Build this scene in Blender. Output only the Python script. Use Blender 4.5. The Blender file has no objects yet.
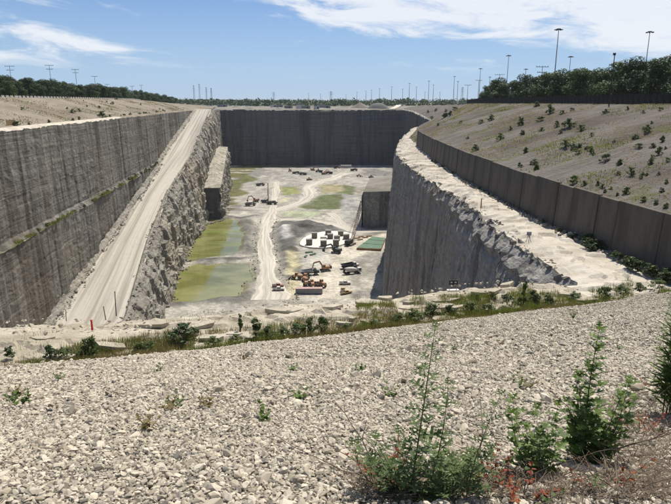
import bpy, bmesh, math, random
import numpy as np
from mathutils import Vector, Matrix
from mathutils.geometry import intersect_line_plane
R = math.radians
random.seed(7); rng = np.random.default_rng(7)
scene = bpy.context.scene
C = scene.collection

# ------------------------------------------------------------------ camera, sky, sun, exposure
EYE = 85.0                      # eye height above the pit floor (floor is z = 0)
PITCH = R(14.5); FPX = 581.0    # focal length in photo pixels (671 wide)
cam_d = bpy.data.cameras.new('camera'); cam = bpy.data.objects.new('camera', cam_d); C.objects.link(cam)
cam.location = (0, 0, EYE); cam.rotation_euler = (R(90) - PITCH, 0, 0)
cam_d.sensor_width = 36.0; cam_d.lens = 36.0 * FPX / 671.0
cam_d.clip_start = 0.1; cam_d.clip_end = 40000
scene.camera = cam
SUN_EL, SUN_AZ = R(63), R(24)   # azimuth clockwise from +Y
sun_d = bpy.data.lights.new('sun', 'SUN'); sun = bpy.data.objects.new('sun', sun_d); C.objects.link(sun)
SV = Vector((math.cos(SUN_EL) * math.sin(SUN_AZ), math.cos(SUN_EL) * math.cos(SUN_AZ), math.sin(SUN_EL)))
sun.rotation_euler = SV.to_track_quat('Z', 'Y').to_euler(); sun.location = SV * 300
sun_d.energy = 5.0; sun_d.angle = R(0.5); sun_d.color = (1.0, 0.945, 0.85)
scene.view_settings.view_transform = 'Standard'; scene.view_settings.look = 'None'
scene.view_settings.exposure = 0.12; scene.view_settings.gamma = 1.0; scene.view_settings.use_curve_mapping = False
scene.cycles.use_denoising = True
scene.cycles.max_bounces = 5; scene.cycles.diffuse_bounces = 2; scene.cycles.transparent_max_bounces = 6
scene.cycles.volume_bounces = 0

world = bpy.data.worlds.new('World'); scene.world = world; world.use_nodes = True


class NT:
    """short hand for node trees"""
    def __init__(s, nt): s.nt = nt
    def n(s, typ, **kw):
        nd = s.nt.nodes.new(typ)
        for k, v in kw.items(): setattr(nd, k, v)
        return nd
    def ln(s, a, b): s.nt.links.new(a, b)
    def put(s, sock, v):
        if hasattr(v, 'is_linked') or isinstance(v, bpy.types.NodeSocket): s.ln(v, sock)
        elif v is not None: sock.default_value = v
    def math(s, op, a, b=None, c=None, clamp=False):
        nd = s.n('ShaderNodeMath', operation=op, use_clamp=clamp)
        s.put(nd.inputs[0], a)
        if b is not None: s.put(nd.inputs[1], b)
        if c is not None: s.put(nd.inputs[2], c)
        return nd.outputs[0]
    def coord(s, scale=(1, 1, 1), rot=(0, 0, 0), loc=(0, 0, 0), src='Object'):
        if src == 'Position': o = s.n('ShaderNodeNewGeometry').outputs['Position']
        else: o = s.n('ShaderNodeTexCoord').outputs[src]
        m = s.n('ShaderNodeMapping'); s.ln(o, m.inputs['Vector'])
        m.inputs['Scale'].default_value = scale; m.inputs['Rotation'].default_value = rot; m.inputs['Location'].default_value = loc
        return m.outputs[0]
    def noise(s, vec, scale=1.0, detail=4, rough=.55, dist=0.0):
        nd = s.n('ShaderNodeTexNoise'); s.ln(vec, nd.inputs['Vector'])
        nd.inputs['Scale'].default_value = scale; nd.inputs['Detail'].default_value = detail
        nd.inputs['Roughness'].default_value = rough; nd.inputs['Distortion'].default_value = dist
        return nd.outputs['Fac']
    def voro(s, vec, scale=1.0, out='Color', feature='F1'):
        nd = s.n('ShaderNodeTexVoronoi', feature=feature); s.ln(vec, nd.inputs['Vector']); nd.inputs['Scale'].default_value = scale
        return nd.outputs[out]
    def rng(s, fac, a, b, lo=0.0, hi=1.0):
        nd = s.n('ShaderNodeMapRange', interpolation_type='SMOOTHSTEP'); s.put(nd.inputs[0], fac)
        for i, v in enumerate((a, b, lo, hi)): s.put(nd.inputs[i + 1], v)
        return nd.outputs[0]
    def mix(s, fac, a, b, blend='MIX'):
        nd = s.n('ShaderNodeMix', data_type='RGBA', blend_type=blend)
        s.put(nd.inputs[0], fac)
        for sock, v in ((nd.inputs[6], a), (nd.inputs[7], b)):
            if isinstance(v, tuple): v = (*v, 1.0) if len(v) == 3 else v
            s.put(sock, v)
        return nd.outputs[2]
    def bump(s, h, strength=.5, dist=.1, normal=None):
        nd = s.n('ShaderNodeBump'); s.ln(h, nd.inputs['Height']); nd.inputs['Strength'].default_value = strength
        nd.inputs['Distance'].default_value = dist
        if normal is not None: s.ln(normal, nd.inputs['Normal'])
        return nd.outputs[0]


def build_world():
    w = NT(world.node_tree); w.nt.nodes.clear()
    sky = w.n('ShaderNodeTexSky', sky_type='NISHITA', sun_disc=False, sun_elevation=SUN_EL, sun_rotation=SUN_AZ)
    sky.air_density = 1.0; sky.dust_density = 0.25; sky.ozone_density = 5.0; sky.altitude = 200
    d = w.n('ShaderNodeTexCoord').outputs['Generated']
    sep = w.n('ShaderNodeSeparateXYZ'); w.ln(d, sep.inputs[0])
    az = w.math('MULTIPLY', w.math('ARCTAN2', sep.outputs[0], sep.outputs[1]), 57.2958)
    el = w.math('MULTIPLY', w.math('ARCSINE', sep.outputs[2]), 57.2958)
    # streaky high cloud: long in azimuth, thin in elevation, tilted a little
    elt = w.math('ADD', el, w.math('MULTIPLY', az, 0.10))
    cv = w.n('ShaderNodeCombineXYZ'); w.ln(w.math('MULTIPLY', az, 0.13), cv.inputs[0]); w.ln(w.math('MULTIPLY', elt, 0.62), cv.inputs[1])
    cv.inputs[2].default_value = 3.1
    n1 = w.noise(cv.outputs[0], 1.0, 8, .62, .5)
    cv2 = w.n('ShaderNodeCombineXYZ'); w.ln(w.math('MULTIPLY', az, 0.035), cv2.inputs[0]); w.ln(w.math('MULTIPLY', elt, 0.20), cv2.inputs[1])
    n2 = w.noise(cv2.outputs[0], 1.0, 3, .5, .2)
    # the bank of cloud: its lower edge comes down from the zenith towards the north-east
    edge = w.math('SUBTRACT', el, w.math('SUBTRACT', 8.6, w.math('MULTIPLY', w.math('ADD', az, 8.0), 0.15)))
    bank = w.math('MULTIPLY', w.rng(edge, -1.6, 2.4), w.rng(az, -14.0, -2.0))
    bank = w.math('MULTIPLY', bank, w.rng(az, 150.0, 100.0))
    wisp = w.math('MULTIPLY', w.rng(n2, .50, .66), 0.20)
    dens = w.math('ADD', n1, w.math('ADD', w.math('MULTIPLY', bank, 0.33), wisp))
    dens = w.rng(dens, .58, .84)
    dens = w.math('MULTIPLY', dens, w.rng(el, 1.2, 4.5))
    skyc = w.mix(1.0, sky.outputs[0], (.76, .95, 1.22), 'MULTIPLY')
    skyc = w.mix(w.rng(el, 0.0, 12.0, .75, .12), skyc, (5.9, 8.0, 10.9))
    col = w.mix(w.math('MULTIPLY', dens, .80), skyc, (12.2, 12.3, 12.5))
    bg = w.n('ShaderNodeBackground'); w.ln(col, bg.inputs[0]); bg.inputs[1].default_value = 0.073
    out = w.n('ShaderNodeOutputWorld'); w.ln(bg.outputs[0], out.inputs[0])


build_world()

# ------------------------------------------------------------------ layout helpers
def view_ray(px, py):
    v = 252 - py
    return np.array([px - 335.5, FPX * math.cos(PITCH) + v * math.sin(PITCH), -FPX * math.sin(PITCH) + v * math.cos(PITCH)])
def at(px, py, z=0.0):
    """survey point: where the sight line through a photo pixel meets the level plane z"""
    d = view_ray(px, py); t = (z - EYE) / d[2]
    return Vector((d[0] * t, d[1] * t, z))
def at_far(px, py, Y):
    d = view_ray(px, py); t = Y / d[1]
    return Vector((d[0] * t, Y, EYE + d[2] * t))

# ------------------------------------------------------------------ numpy noise
def _hash(ix, iy, iz):
    h = (ix.astype(np.int64) * 374761393 + iy.astype(np.int64) * 668265263 + iz.astype(np.int64) * 2147483647) & 0xFFFFFFFF
    h = ((h ^ (h >> 13)) * 1274126177) & 0xFFFFFFFF
    return ((h ^ (h >> 16)) & 0xFFFF) / 65535.0
def vnoise(x, y, z=0.0):
    x, y, z = np.broadcast_arrays(np.asarray(x, float), np.asarray(y, float), np.asarray(z, float))
    ix, iy, iz = np.floor(x), np.floor(y), np.floor(z)
    fx, fy, fz = x - ix, y - iy, z - iz
    fx, fy, fz = [f * f * (3 - 2 * f) for f in (fx, fy, fz)]
    r = 0
    for dx in (0, 1):
        for dy in (0, 1):
            for dz in (0, 1):
                wgt = (fx if dx else 1 - fx) * (fy if dy else 1 - fy) * (fz if dz else 1 - fz)
                r = r + wgt * _hash(ix + dx, iy + dy, iz + dz)
    return r
def fbm(x, y, z=0.0, oct=4, gain=.5):
    a, s, r = 1.0, 0.0, 0.0
    for i in range(oct):
        r = r + a * (vnoise(x * 2 ** i + 17.3 * i, y * 2 ** i + 5.1 * i, np.asarray(z) * 2 ** i + 3.7 * i) - .5); s += a; a *= gain
    return r / s * 2
def sstep(x, a, b):
    t = np.clip((x - a) / (b - a), 0, 1); return t * t * (3 - 2 * t)

# ------------------------------------------------------------------ mesh helpers
def link(name, me, mat, parent=None):
    o = bpy.data.objects.new(name, me); C.objects.link(o)
    if mat is not None and len(me.materials) == 0: me.materials.append(mat)
    if parent is not None: o.parent = parent
    return o
def grid_mesh(name, P, mat, parent=None, smooth=True, uv=None, col=None, flip=False, kind='structure', wrap=False):
    """P: (n, m, 3) array of points"""
    n, m = P.shape[:2]
    idx = np.arange(n * m).reshape(n, m)
    if wrap: idx = np.concatenate([idx, idx[:1]], 0)
    a, b, c, d = idx[:-1, :-1], idx[1:, :-1], idx[1:, 1:], idx[:-1, 1:]
    F = np.stack([a, d, c, b] if flip else [a, b, c, d], -1).reshape(-1, 4)
    me = bpy.data.meshes.new(name)
    me.vertices.add(n * m); me.vertices.foreach_set('co', P.reshape(-1).astype(np.float32))
    me.loops.add(F.size); me.loops.foreach_set('vertex_index', F.reshape(-1).astype(np.int32))
    me.polygons.add(len(F)); me.polygons.foreach_set('loop_start', np.arange(0, F.size, 4, dtype=np.int32))
    me.polygons.foreach_set('use_smooth', np.full(len(F), smooth))
    if uv is not None:
        l = me.uv_layers.new(name='UVMap'); l.data.foreach_set('uv', uv.reshape(-1, 2)[F.reshape(-1)].astype(np.float32).reshape(-1))
    me.update(calc_edges=True); me.validate()
    if col is not None:
        at_ = me.attributes.new('tint', 'FLOAT_COLOR', 'POINT')
        at_.data.foreach_set('color', np.concatenate([col.reshape(-1, 3), np.ones((n * m, 1))], 1).astype(np.float32).reshape(-1))
    o = link(name, me, mat, parent)
    if kind and parent is None: o['kind'] = kind
    return o
class MB:
    """collects simple solids into one mesh"""
    def __init__(s): s.v = []; s.f = []
    def add(s, vs, fs):
        k = len(s.v); s.v += [tuple(p) for p in vs]; s.f += [tuple(i + k for i in f) for f in fs]; return s
    def box(s, c, d, rz=0.0, ry=0.0, rx=0.0, taper=1.0, top=None):
        """centre, size; taper scales the top face, top=(sx, sy) scales it per axis"""
        m = Matrix.Rotation(rz, 3, 'Z') @ Matrix.Rotation(ry, 3, 'Y') @ Matrix.Rotation(rx, 3, 'X')
        tx, ty = top if top else (taper, taper)
        vs = []
        for z in (-1, 1):
            for x, y in ((-1, -1), (1, -1), (1, 1), (-1, 1)):
                kx, ky = (tx, ty) if z > 0 else (1, 1)
                vs.append(m @ Vector((x * d[0] / 2 * kx, y * d[1] / 2 * ky, z * d[2] / 2)) + Vector(c))
        return s.add(vs, [(3, 2, 1, 0), (4, 5, 6, 7), (0, 1, 5, 4), (1, 2, 6, 5), (2, 3, 7, 6), (3, 0, 4, 7)])
    def tube(s, p0, p1, r0, r1=None, n=8, caps=True):
        p0, p1 = Vector(p0), Vector(p1); r1 = r0 if r1 is None else r1
        q = (p1 - p0).to_track_quat('Z', 'Y')
        vs = []
        for p, r in ((p0, r0), (p1, r1)):
            for i in range(n):
                a = 2 * math.pi * i / n; vs.append(q @ Vector((math.cos(a) * r, math.sin(a) * r, 0)) + p)
        fs = [(i, (i + 1) % n, n + (i + 1) % n, n + i) for i in range(n)]
        if caps: fs += [tuple(range(n - 1, -1, -1)), tuple(range(n, 2 * n))]
        return s.add(vs, fs)
    def path(s, pts, rad, n=6):
        pts = [Vector(p) for p in pts]; k = len(pts)
        rad = rad if hasattr(rad, '__len__') else [rad] * k
        vs = []
        for i, p in enumerate(pts):
            d = pts[min(i + 1, k - 1)] - pts[max(i - 1, 0)]
            q = d.to_track_quat('Z', 'Y')
            for j in range(n):
                a = 2 * math.pi * j / n; vs.append(q @ Vector((math.cos(a) * rad[i], math.sin(a) * rad[i], 0)) + p)
        fs = [(i * n + j, i * n + (j + 1) % n, (i + 1) * n + (j + 1) % n, (i + 1) * n + j) for i in range(k - 1) for j in range(n)]
        fs += [tuple(range(n - 1, -1, -1)), tuple(range((k - 1) * n, k * n))]
        return s.add(vs, fs)
    def prism(s, prof, y0, y1):
        """outline in x, z swept along y"""
        n = len(prof)
        vs = [(x, y0, z) for x, z in prof] + [(x, y1, z) for x, z in prof]
        fs = [(i, (i + 1) % n, n + (i + 1) % n, n + i) for i in range(n)] + [tuple(range(n - 1, -1, -1)), tuple(range(n, 2 * n))]
        return s.add(vs, fs)
    def mesh(s, name, bevel=0.0, smooth=False):
        me = bpy.data.meshes.new(name); me.from_pydata(s.v, [], s.f); me.update()
        bm = bmesh.new(); bm.from_mesh(me)
        bmesh.ops.recalc_face_normals(bm, faces=bm.faces)
        if bevel: bmesh.ops.bevel(bm, geom=bm.edges[:], offset=bevel, segments=1, affect='EDGES', clamp_overlap=True)
        if smooth:
            for f in bm.faces: f.smooth = True
        bm.to_mesh(me); bm.free(); return me
    def build(s, name, mat, parent=None, bevel=0.0, smooth=False):
        return link(name, s.mesh(name, bevel, smooth), mat, parent)
def quads_mesh(name, V, nper=4):
    """V: (k, nper, 3) loose polygons"""
    k = len(V); me = bpy.data.meshes.new(name)
    me.vertices.add(k * nper); me.vertices.foreach_set('co', np.asarray(V, np.float32).reshape(-1))
    me.loops.add(k * nper); me.loops.foreach_set('vertex_index', np.arange(k * nper, dtype=np.int32))
    me.polygons.add(k); me.polygons.foreach_set('loop_start', np.arange(0, k * nper, nper, dtype=np.int32))
    me.update(calc_edges=True); return me
def tag(o, label, cat, group=None):
    o['label'] = label; o['category'] = cat
    if group: o['group'] = group
    return o
def thing(name, label, cat, loc=(0, 0, 0), rz=0.0, group=None):
    o = bpy.data.objects.new(name, None); C.objects.link(o); o.empty_display_size = .5
    o.location = loc; o.rotation_euler = (0, 0, rz); return tag(o, label, cat, group)
def dup(root, loc, rz=0.0, label=None, group=None, scale=None):
    r = root.copy(); C.objects.link(r); r.location = loc; r.rotation_euler = (0, 0, rz)
    if scale: r.scale = scale if hasattr(scale, '__len__') else (scale,) * 3
    if label: r['label'] = label
    if group: r['group'] = group
    for ch in list(root.children):
        c = ch.copy(); C.objects.link(c); c.parent = r
        for g in list(ch.children):
            d = g.copy(); C.objects.link(d); d.parent = c
    return r

# ------------------------------------------------------------------ materials
def new_mat(name, rough=.9, spec=.25):
    m = bpy.data.materials.new(name); m.use_nodes = True
    w = NT(m.node_tree); b = m.node_tree.nodes['Principled BSDF']
    b.inputs['Roughness'].default_value = rough; b.inputs['Specular IOR Level'].default_value = spec
    return m, w, b
def plain(name, col, rough=.7, spec=.3, var=.25, scale=2.0, metal=0.0, dust=0.0):
    """painted or cast surface with grime and slight unevenness, quarry dust where asked"""
    m, w, b = new_mat(name, rough, spec); c = w.coord()
    f = w.noise(c, scale, 5, .6)
    dark = tuple(x * (1 - var) for x in col); cc = w.mix(w.rng(f, .35, .7), dark, col)
    if dust:
        g = w.noise(w.coord(src='Position'), 1.1, 4, .6); cc = w.mix(w.rng(g, .3, .75, dust * .45, dust), cc, (.40, .36, .29))
    w.ln(cc, b.inputs['Base Color']); b.inputs['Metallic'].default_value = metal
    return m
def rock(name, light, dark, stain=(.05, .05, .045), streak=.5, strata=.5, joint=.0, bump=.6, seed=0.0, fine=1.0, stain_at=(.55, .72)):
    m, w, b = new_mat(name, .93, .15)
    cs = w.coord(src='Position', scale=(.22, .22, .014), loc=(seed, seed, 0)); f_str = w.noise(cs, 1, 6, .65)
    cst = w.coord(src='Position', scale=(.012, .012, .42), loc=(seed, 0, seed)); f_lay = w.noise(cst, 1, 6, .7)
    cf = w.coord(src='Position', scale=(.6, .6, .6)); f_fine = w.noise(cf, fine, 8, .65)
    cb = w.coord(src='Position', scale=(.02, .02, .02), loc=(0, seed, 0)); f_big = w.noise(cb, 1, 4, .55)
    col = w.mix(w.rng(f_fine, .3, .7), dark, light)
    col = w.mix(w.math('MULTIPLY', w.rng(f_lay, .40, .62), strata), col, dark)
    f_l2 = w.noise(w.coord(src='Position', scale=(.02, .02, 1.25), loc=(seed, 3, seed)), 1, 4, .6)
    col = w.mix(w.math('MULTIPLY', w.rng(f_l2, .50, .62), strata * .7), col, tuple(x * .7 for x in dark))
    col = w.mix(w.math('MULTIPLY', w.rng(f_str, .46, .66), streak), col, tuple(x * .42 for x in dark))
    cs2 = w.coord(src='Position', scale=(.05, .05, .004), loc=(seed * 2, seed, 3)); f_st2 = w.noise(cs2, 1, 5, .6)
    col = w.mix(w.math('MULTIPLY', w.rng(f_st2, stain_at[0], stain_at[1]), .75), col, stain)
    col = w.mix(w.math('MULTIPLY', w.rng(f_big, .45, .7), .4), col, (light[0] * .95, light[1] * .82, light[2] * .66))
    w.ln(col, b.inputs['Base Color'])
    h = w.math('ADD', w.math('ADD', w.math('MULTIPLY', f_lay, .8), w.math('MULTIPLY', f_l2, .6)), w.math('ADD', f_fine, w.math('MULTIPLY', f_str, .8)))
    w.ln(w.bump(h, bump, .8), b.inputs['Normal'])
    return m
def soil(name, a, b_, c_, sc=.3, green=None, gthr=(.6, .72), bump=.5, bd=.15, stones=0.0, stretch=(1, 1, 1), speck=.35):
    m, w, b = new_mat(name, .95, .12)
    c = w.coord(src='Position', scale=stretch); f1 = w.noise(c, sc, 7, .62); f2 = w.noise(w.coord(src='Position'), sc * 9, 6, .65); f3 = w.noise(w.coord(src='Position', loc=(40, 7, 0)), sc * .22, 4, .5)
    col = w.mix(w.rng(f1, .35, .65), a, b_)
    col = w.mix(w.math('MULTIPLY', w.rng(f3, .5, .68), .7), col, c_)
    col = w.mix(w.math('MULTIPLY', w.rng(f2, .5, .75), speck), col, tuple(x * .55 for x in a))
    if green is not None:
        f4 = w.noise(w.coord(src='Position', loc=(3, 11, 0)), sc * .6, 6, .65)
        col = w.mix(w.math('MULTIPLY', w.rng(f4, gthr[0], gthr[1]), .85), col, green)
    w.ln(col, b.inputs['Base Color'])
    h = w.math('ADD', f1, w.math('MULTIPLY', f2, .5))
    w.ln(w.bump(h, bump, bd), b.inputs['Normal'])
    return m
def leafy(name, a, b_, trans=.25, rough=.6):
    """leaf surface; hue differs from leaf cluster to leaf cluster and plant to plant"""
    m, w, b = new_mat(name, rough, .3)
    oi = w.n('ShaderNodeObjectInfo').outputs['Random']
    f = w.noise(w.coord(), 1.3, 3, .6)
    col = w.mix(w.rng(w.math('ADD', f, w.math('MULTIPLY', w.math('SUBTRACT', oi, .5), .35)), .35, .7), a, b_)
    w.ln(col, b.inputs['Base Color'])
    tr = w.n('ShaderNodeBsdfTranslucent'); w.ln(w.mix(1.0, col, (1.0, 1.15, .55), 'MULTIPLY'), tr.inputs[0])
    mx = w.n('ShaderNodeMixShader'); mx.inputs[0].default_value = trans
    w.ln(b.outputs[0], mx.inputs[1]); w.ln(tr.outputs[0], mx.inputs[2])
    w.ln(mx.outputs[0], m.node_tree.nodes['Material Output'].inputs[0])
    return m

MAT = {}
MAT['left_rock'] = rock('left_wall_limestone', (.27, .255, .225), (.145, .136, .12), streak=.95, strata=.65, seed=3.0, stain=(.062, .052, .042), bump=.6, stain_at=(.47, .63))
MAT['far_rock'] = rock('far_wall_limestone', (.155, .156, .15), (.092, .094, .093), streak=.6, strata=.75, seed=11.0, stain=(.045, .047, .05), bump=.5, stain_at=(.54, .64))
MAT['right_rock'] = rock('right_wall_limestone', (.46, .44, .395), (.25, .238, .212), streak=.65, strata=.25, seed=21.0, stain=(.07, .055, .04), bump=.9, fine=1.4)
MAT['spur_rock'] = rock('broken_limestone', (.43, .40, .345), (.21, .195, .165), streak=.45, strata=.5, seed=31.0, stain=(.16, .13, .10), bump=1.0, fine=1.6)
MAT['ledge_rock'] = soil('bleached_limestone', (.45, .40, .32), (.56, .51, .43), (.29, .25, .19), sc=.35, bump=.8, bd=.25, speck=.45)
MAT['near_ledge_rock'] = soil('weathered_limestone', (.38, .335, .255), (.52, .465, .37), (.28, .24, .17), sc=.4, bump=.9, bd=.3, speck=.6, green=(.13, .14, .05), gthr=(.62, .76))
MAT['right_soil'] = soil('grey_brown_earth', (.132, .115, .098), (.182, .162, .142), (.085, .068, .057), sc=.16, green=(.10, .11, .04), gthr=(.55, .68), bump=1.0, bd=.8, stretch=(.5, 2.0, 1), speck=.6)
MAT['sand'] = soil('sand_bank', (.20, .168, .13), (.26, .222, .178), (.15, .118, .088), sc=.09, green=(.12, .13, .05), gthr=(.60, .72), bump=.5, bd=.3)
MAT['plain_ground'] = soil('plateau_ground', (.17, .155, .115), (.22, .20, .16), (.09, .11, .045), sc=.02, green=(.06, .085, .025), gthr=(.46, .6), bump=.3)
MAT['far_bench'] = soil('far_bench_gravel', (.19, .175, .145), (.255, .238, .205), (.13, .118, .09), sc=.06, green=(.10, .115, .05), gthr=(.62, .72))
MAT['bench_grass'] = soil('grassy_rubble', (.20, .18, .14), (.30, .27, .215), (.12, .11, .065), sc=.25, green=(.075, .09, .03), gthr=(.36, .52), bump=1.0, bd=.6)
MAT['block_top'] = soil('weedy_broken_rock', (.33, .30, .245), (.43, .395, .33), (.22, .20, .155), sc=.3, green=(.085, .10, .035), gthr=(.52, .64), bump=1.0, bd=.8)
MAT['road'] = soil('crushed_limestone_road', (.49, .45, .375), (.58, .54, .46), (.43, .39, .32), sc=.16, bump=.3, bd=.1, speck=.15)
MAT['white_concrete'] = plain('white_concrete', (.72, .69, .63), .85, .2, .12, .3, dust=.25)
MAT['concrete'] = plain('grey_concrete', (.34, .33, .30), .9, .2, .3, .6)
MAT['dark_form'] = plain('weathered_formwork', (.24, .225, .18), .9, .2, .35, .8, dust=.35)
MAT['orange'] = plain('orange_machine_paint', (.46, .17, .045), .5, .4, .35, 1.5, dust=.55)
MAT['yellow'] = plain('yellow_machine_paint', (.62, .36, .05), .5, .4, .35, 1.5, dust=.55)
MAT['red'] = plain('faded_red_paint', (.38, .08, .05), .55, .35, .3, 1.5, dust=.55)
MAT['white_paint'] = plain('white_machine_paint', (.66, .65, .61), .6, .3, .25, 1.5, dust=.4)
MAT['dark_steel'] = plain('dark_steel', (.045, .045, .048), .6, .4, .4, 1.5)
MAT['dirty_steel'] = plain('mud_caked_steel', (.05, .05, .05), .8, .2, .4, 1.5, dust=.5)
MAT['grey_steel'] = plain('galvanised_steel', (.30, .31, .32), .55, .4, .3, 1.5, .3)
MAT['rubber'] = plain('tyre_rubber', (.03, .03, .03), .85, .25, .3, 3)
MAT['glass'] = plain('cab_glass', (.03, .04, .05), .1, .6, .1)
MAT['wood'] = plain('weathered_timber', (.27, .19, .11), .85, .2, .4, 3)
MAT['pole_wood'] = plain('creosoted_timber', (.085, .07, .055), .85, .2, .3, 3)
MAT['new_wood'] = plain('fresh_timber', (.40, .21, .09), .8, .2, .35, 2)
MAT['bark'] = plain('bark', (.12, .09, .065), .95, .15, .4, 6)
MAT['green_tarp'] = plain('green_tarpaulin', (.05, .17, .10), .75, .2, .3, .6, dust=.3)
MAT['pinkroof'] = plain('faded_pink_container_roof', (.50, .34, .30), .75, .25, .2, .6)
MAT['container_grey'] = plain('grey_container_side', (.33, .32, .33), .75, .25, .25, .6)
MAT['marker_red'] = plain('red_marker_plastic', (.55, .03, .02), .5, .4, .1)
MAT['tree_leaf'] = leafy('broadleaf_foliage', (.024, .046, .011), (.062, .094, .023), .22)
MAT['shrub_leaf'] = leafy('shrub_foliage', (.06, .09, .025), (.13, .16, .05), .25)
MAT['dark_shrub_leaf'] = leafy('dark_shrub_foliage', (.042, .068, .02), (.085, .12, .036), .25)
MAT['forest_leaf'] = leafy('forest_foliage', (.03, .055, .02), (.06, .09, .03), .1)
MAT['grass'] = leafy('green_grass', (.14, .15, .045), (.26, .255, .09), .45)
MAT['dry_grass'] = leafy('dry_grass', (.19, .145, .075), (.34, .265, .145), .4)
MAT['weed_leaf'] = leafy('weed_leaf', (.085, .135, .028), (.16, .22, .055), .35, .5)
MAT['mug_leaf'] = leafy('grey_green_weed_leaf', (.075, .115, .035), (.14, .19, .07), .35, .55)
MAT['red_leaf'] = leafy('red_leaf', (.18, .035, .014), (.30, .085, .02), .3, .5)
MAT['stem'] = plain('green_stem', (.11, .12, .05), .7, .3, .3, 20)
MAT['twig'] = plain('dry_twig', (.22, .165, .115), .9, .2, .55, 9)

def stone_mat(name, mul=1.0):
    m, w, b = new_mat(name, .85, .25)
    r = w.n('ShaderNodeObjectInfo').outputs['Random']
    c = w.coord(); f = w.noise(c, 26, 4, .6)
    col = w.mix(w.rng(r, .0, .75), (.30, .256, .19), (.57, .505, .40))
    col = w.mix(w.rng(r, .80, .98), col, (.20, .185, .155))
    col = w.mix(w.math('MULTIPLY', w.rng(f, .45, .7), .35), col, (.30, .26, .20))
    w.ln(col, b.inputs['Base Color']); w.ln(w.bump(f, .25, .01), b.inputs['Normal'])
    return m
MAT['stone'] = stone_mat('crushed_limestone')
def gravel_mat():
    m, w, b = new_mat('gravel_bed', .92, .2)
    c = w.coord(); cd = w.n('ShaderNodeVectorMath', operation='ADD'); w.ln(c, cd.inputs[0])
    v = w.voro(c, 13.0); v2 = w.voro(c, 13.0, 'Distance'); n = w.noise(c, .5, 5, .6)
    sp = w.n('ShaderNodeSeparateColor'); w.ln(v, sp.inputs[0])
    col = w.mix(sp.outputs[0], (.20, .175, .135), (.38, .34, .275))
    col = w.mix(w.rng(sp.outputs[1], .85, .95), col, (.22, .21, .20))
    col = w.mix(w.rng(v2, .35, .6), col, (.13, .115, .09))
    col = w.mix(w.math('MULTIPLY', w.rng(n, .5, .72), .35), col, (.32, .27, .19))
    w.ln(col, b.inputs['Base Color'])
    h = w.math('SUBTRACT', w.math('MULTIPLY', sp.outputs[2], .35), v2)
    w.ln(w.bump(h, .9, .06), b.inputs['Normal'])
    return m
MAT['gravel'] = gravel_mat()
def retain_mat():
    m, w, b = new_mat('stained_retaining_concrete', .9, .2)
    f = w.noise(w.coord(scale=(.5, .5, .06)), 1, 6, .65); g = w.noise(w.coord(), 1.2, 6, .6); z = w.noise(w.coord(scale=(.05, .05, .7)), 1, 3, .5)
    oi = w.n('ShaderNodeObjectInfo').outputs['Random']
    col = w.mix(w.rng(f, .38, .66), (.15, .13, .10), (.09, .077, .06))
    col = w.mix(w.math('MULTIPLY', w.rng(g, .5, .72), .5), col, (.085, .072, .058))
    col = w.mix(w.math('MULTIPLY', oi, .35), col, (.09, .078, .062))
    w.ln(col, b.inputs['Base Color']); w.ln(w.bump(w.math('ADD', g, z), .4, .08), b.inputs['Normal'])
    return m
MAT['retain'] = retain_mat()
def ramp_mat(name, k=1.0, lanes=14):
    m, w, b = new_mat(name, .93, .15)
    uv = w.coord(scale=(1, 1, 1), src='UV')
    mp = w.n('ShaderNodeMapping'); w.ln(uv, mp.inputs[0]); mp.inputs['Scale'].default_value = (lanes, .25, 1)
    tr = w.noise(mp.outputs[0], 1.0, 5, .6, .15)
    mp2 = w.n('ShaderNodeMapping'); w.ln(uv, mp2.inputs[0]); mp2.inputs['Scale'].default_value = (34, .5, 1)
    tr2 = w.noise(mp2.outputs[0], 1.0, 3, .6, .2)
    f = w.noise(w.coord(), .35, 6, .6)
    col = w.mix(w.rng(tr, .38, .62), (.28, .255, .215), (.45, .415, .355))
    col = w.mix(w.math('MULTIPLY', w.rng(tr2, .5, .68), .55), col, (.50, .465, .405))
    col = w.mix(w.math('MULTIPLY', w.rng(f, .5, .7), .3), col, (.30, .27, .22))
    if k != 1.0: col = w.mix(1.0, col, (k, k, k), 'MULTIPLY')
    w.ln(col, b.inputs['Base Color'])
    w.ln(w.bump(w.math('ADD', tr, w.math('MULTIPLY', f, .5)), .5, .3), b.inputs['Normal'])
    return m
MAT['ramp'] = ramp_mat('haul_ramp_surface')
MAT['floor_road'] = ramp_mat('floor_road_surface', 1.22, 6)
def floor_mat():
    m, w, b = new_mat('pit_floor', .95, .12)
    a = w.n('ShaderNodeAttribute', attribute_name='tint').outputs['Color']
    f = w.noise(w.coord(), .5, 7, .65); g = w.noise(w.coord(loc=(5, 9, 0)), .09, 5, .6)
    col = w.mix(w.rng(f, .35, .68), w.mix(1.0, a, (.66, .66, .66), 'MULTIPLY'), w.mix(1.0, a, (1.12, 1.12, 1.12), 'MULTIPLY'))
    col = w.mix(w.math('MULTIPLY', w.rng(g, .5, .66), .4), col, w.mix(1.0, a, (.72, .74, .72), 'MULTIPLY'))
    w.ln(col, b.inputs['Base Color']); w.ln(w.bump(w.math('ADD', f, g), .6, .6), b.inputs['Normal'])
    return m
MAT['floor'] = floor_mat()
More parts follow.
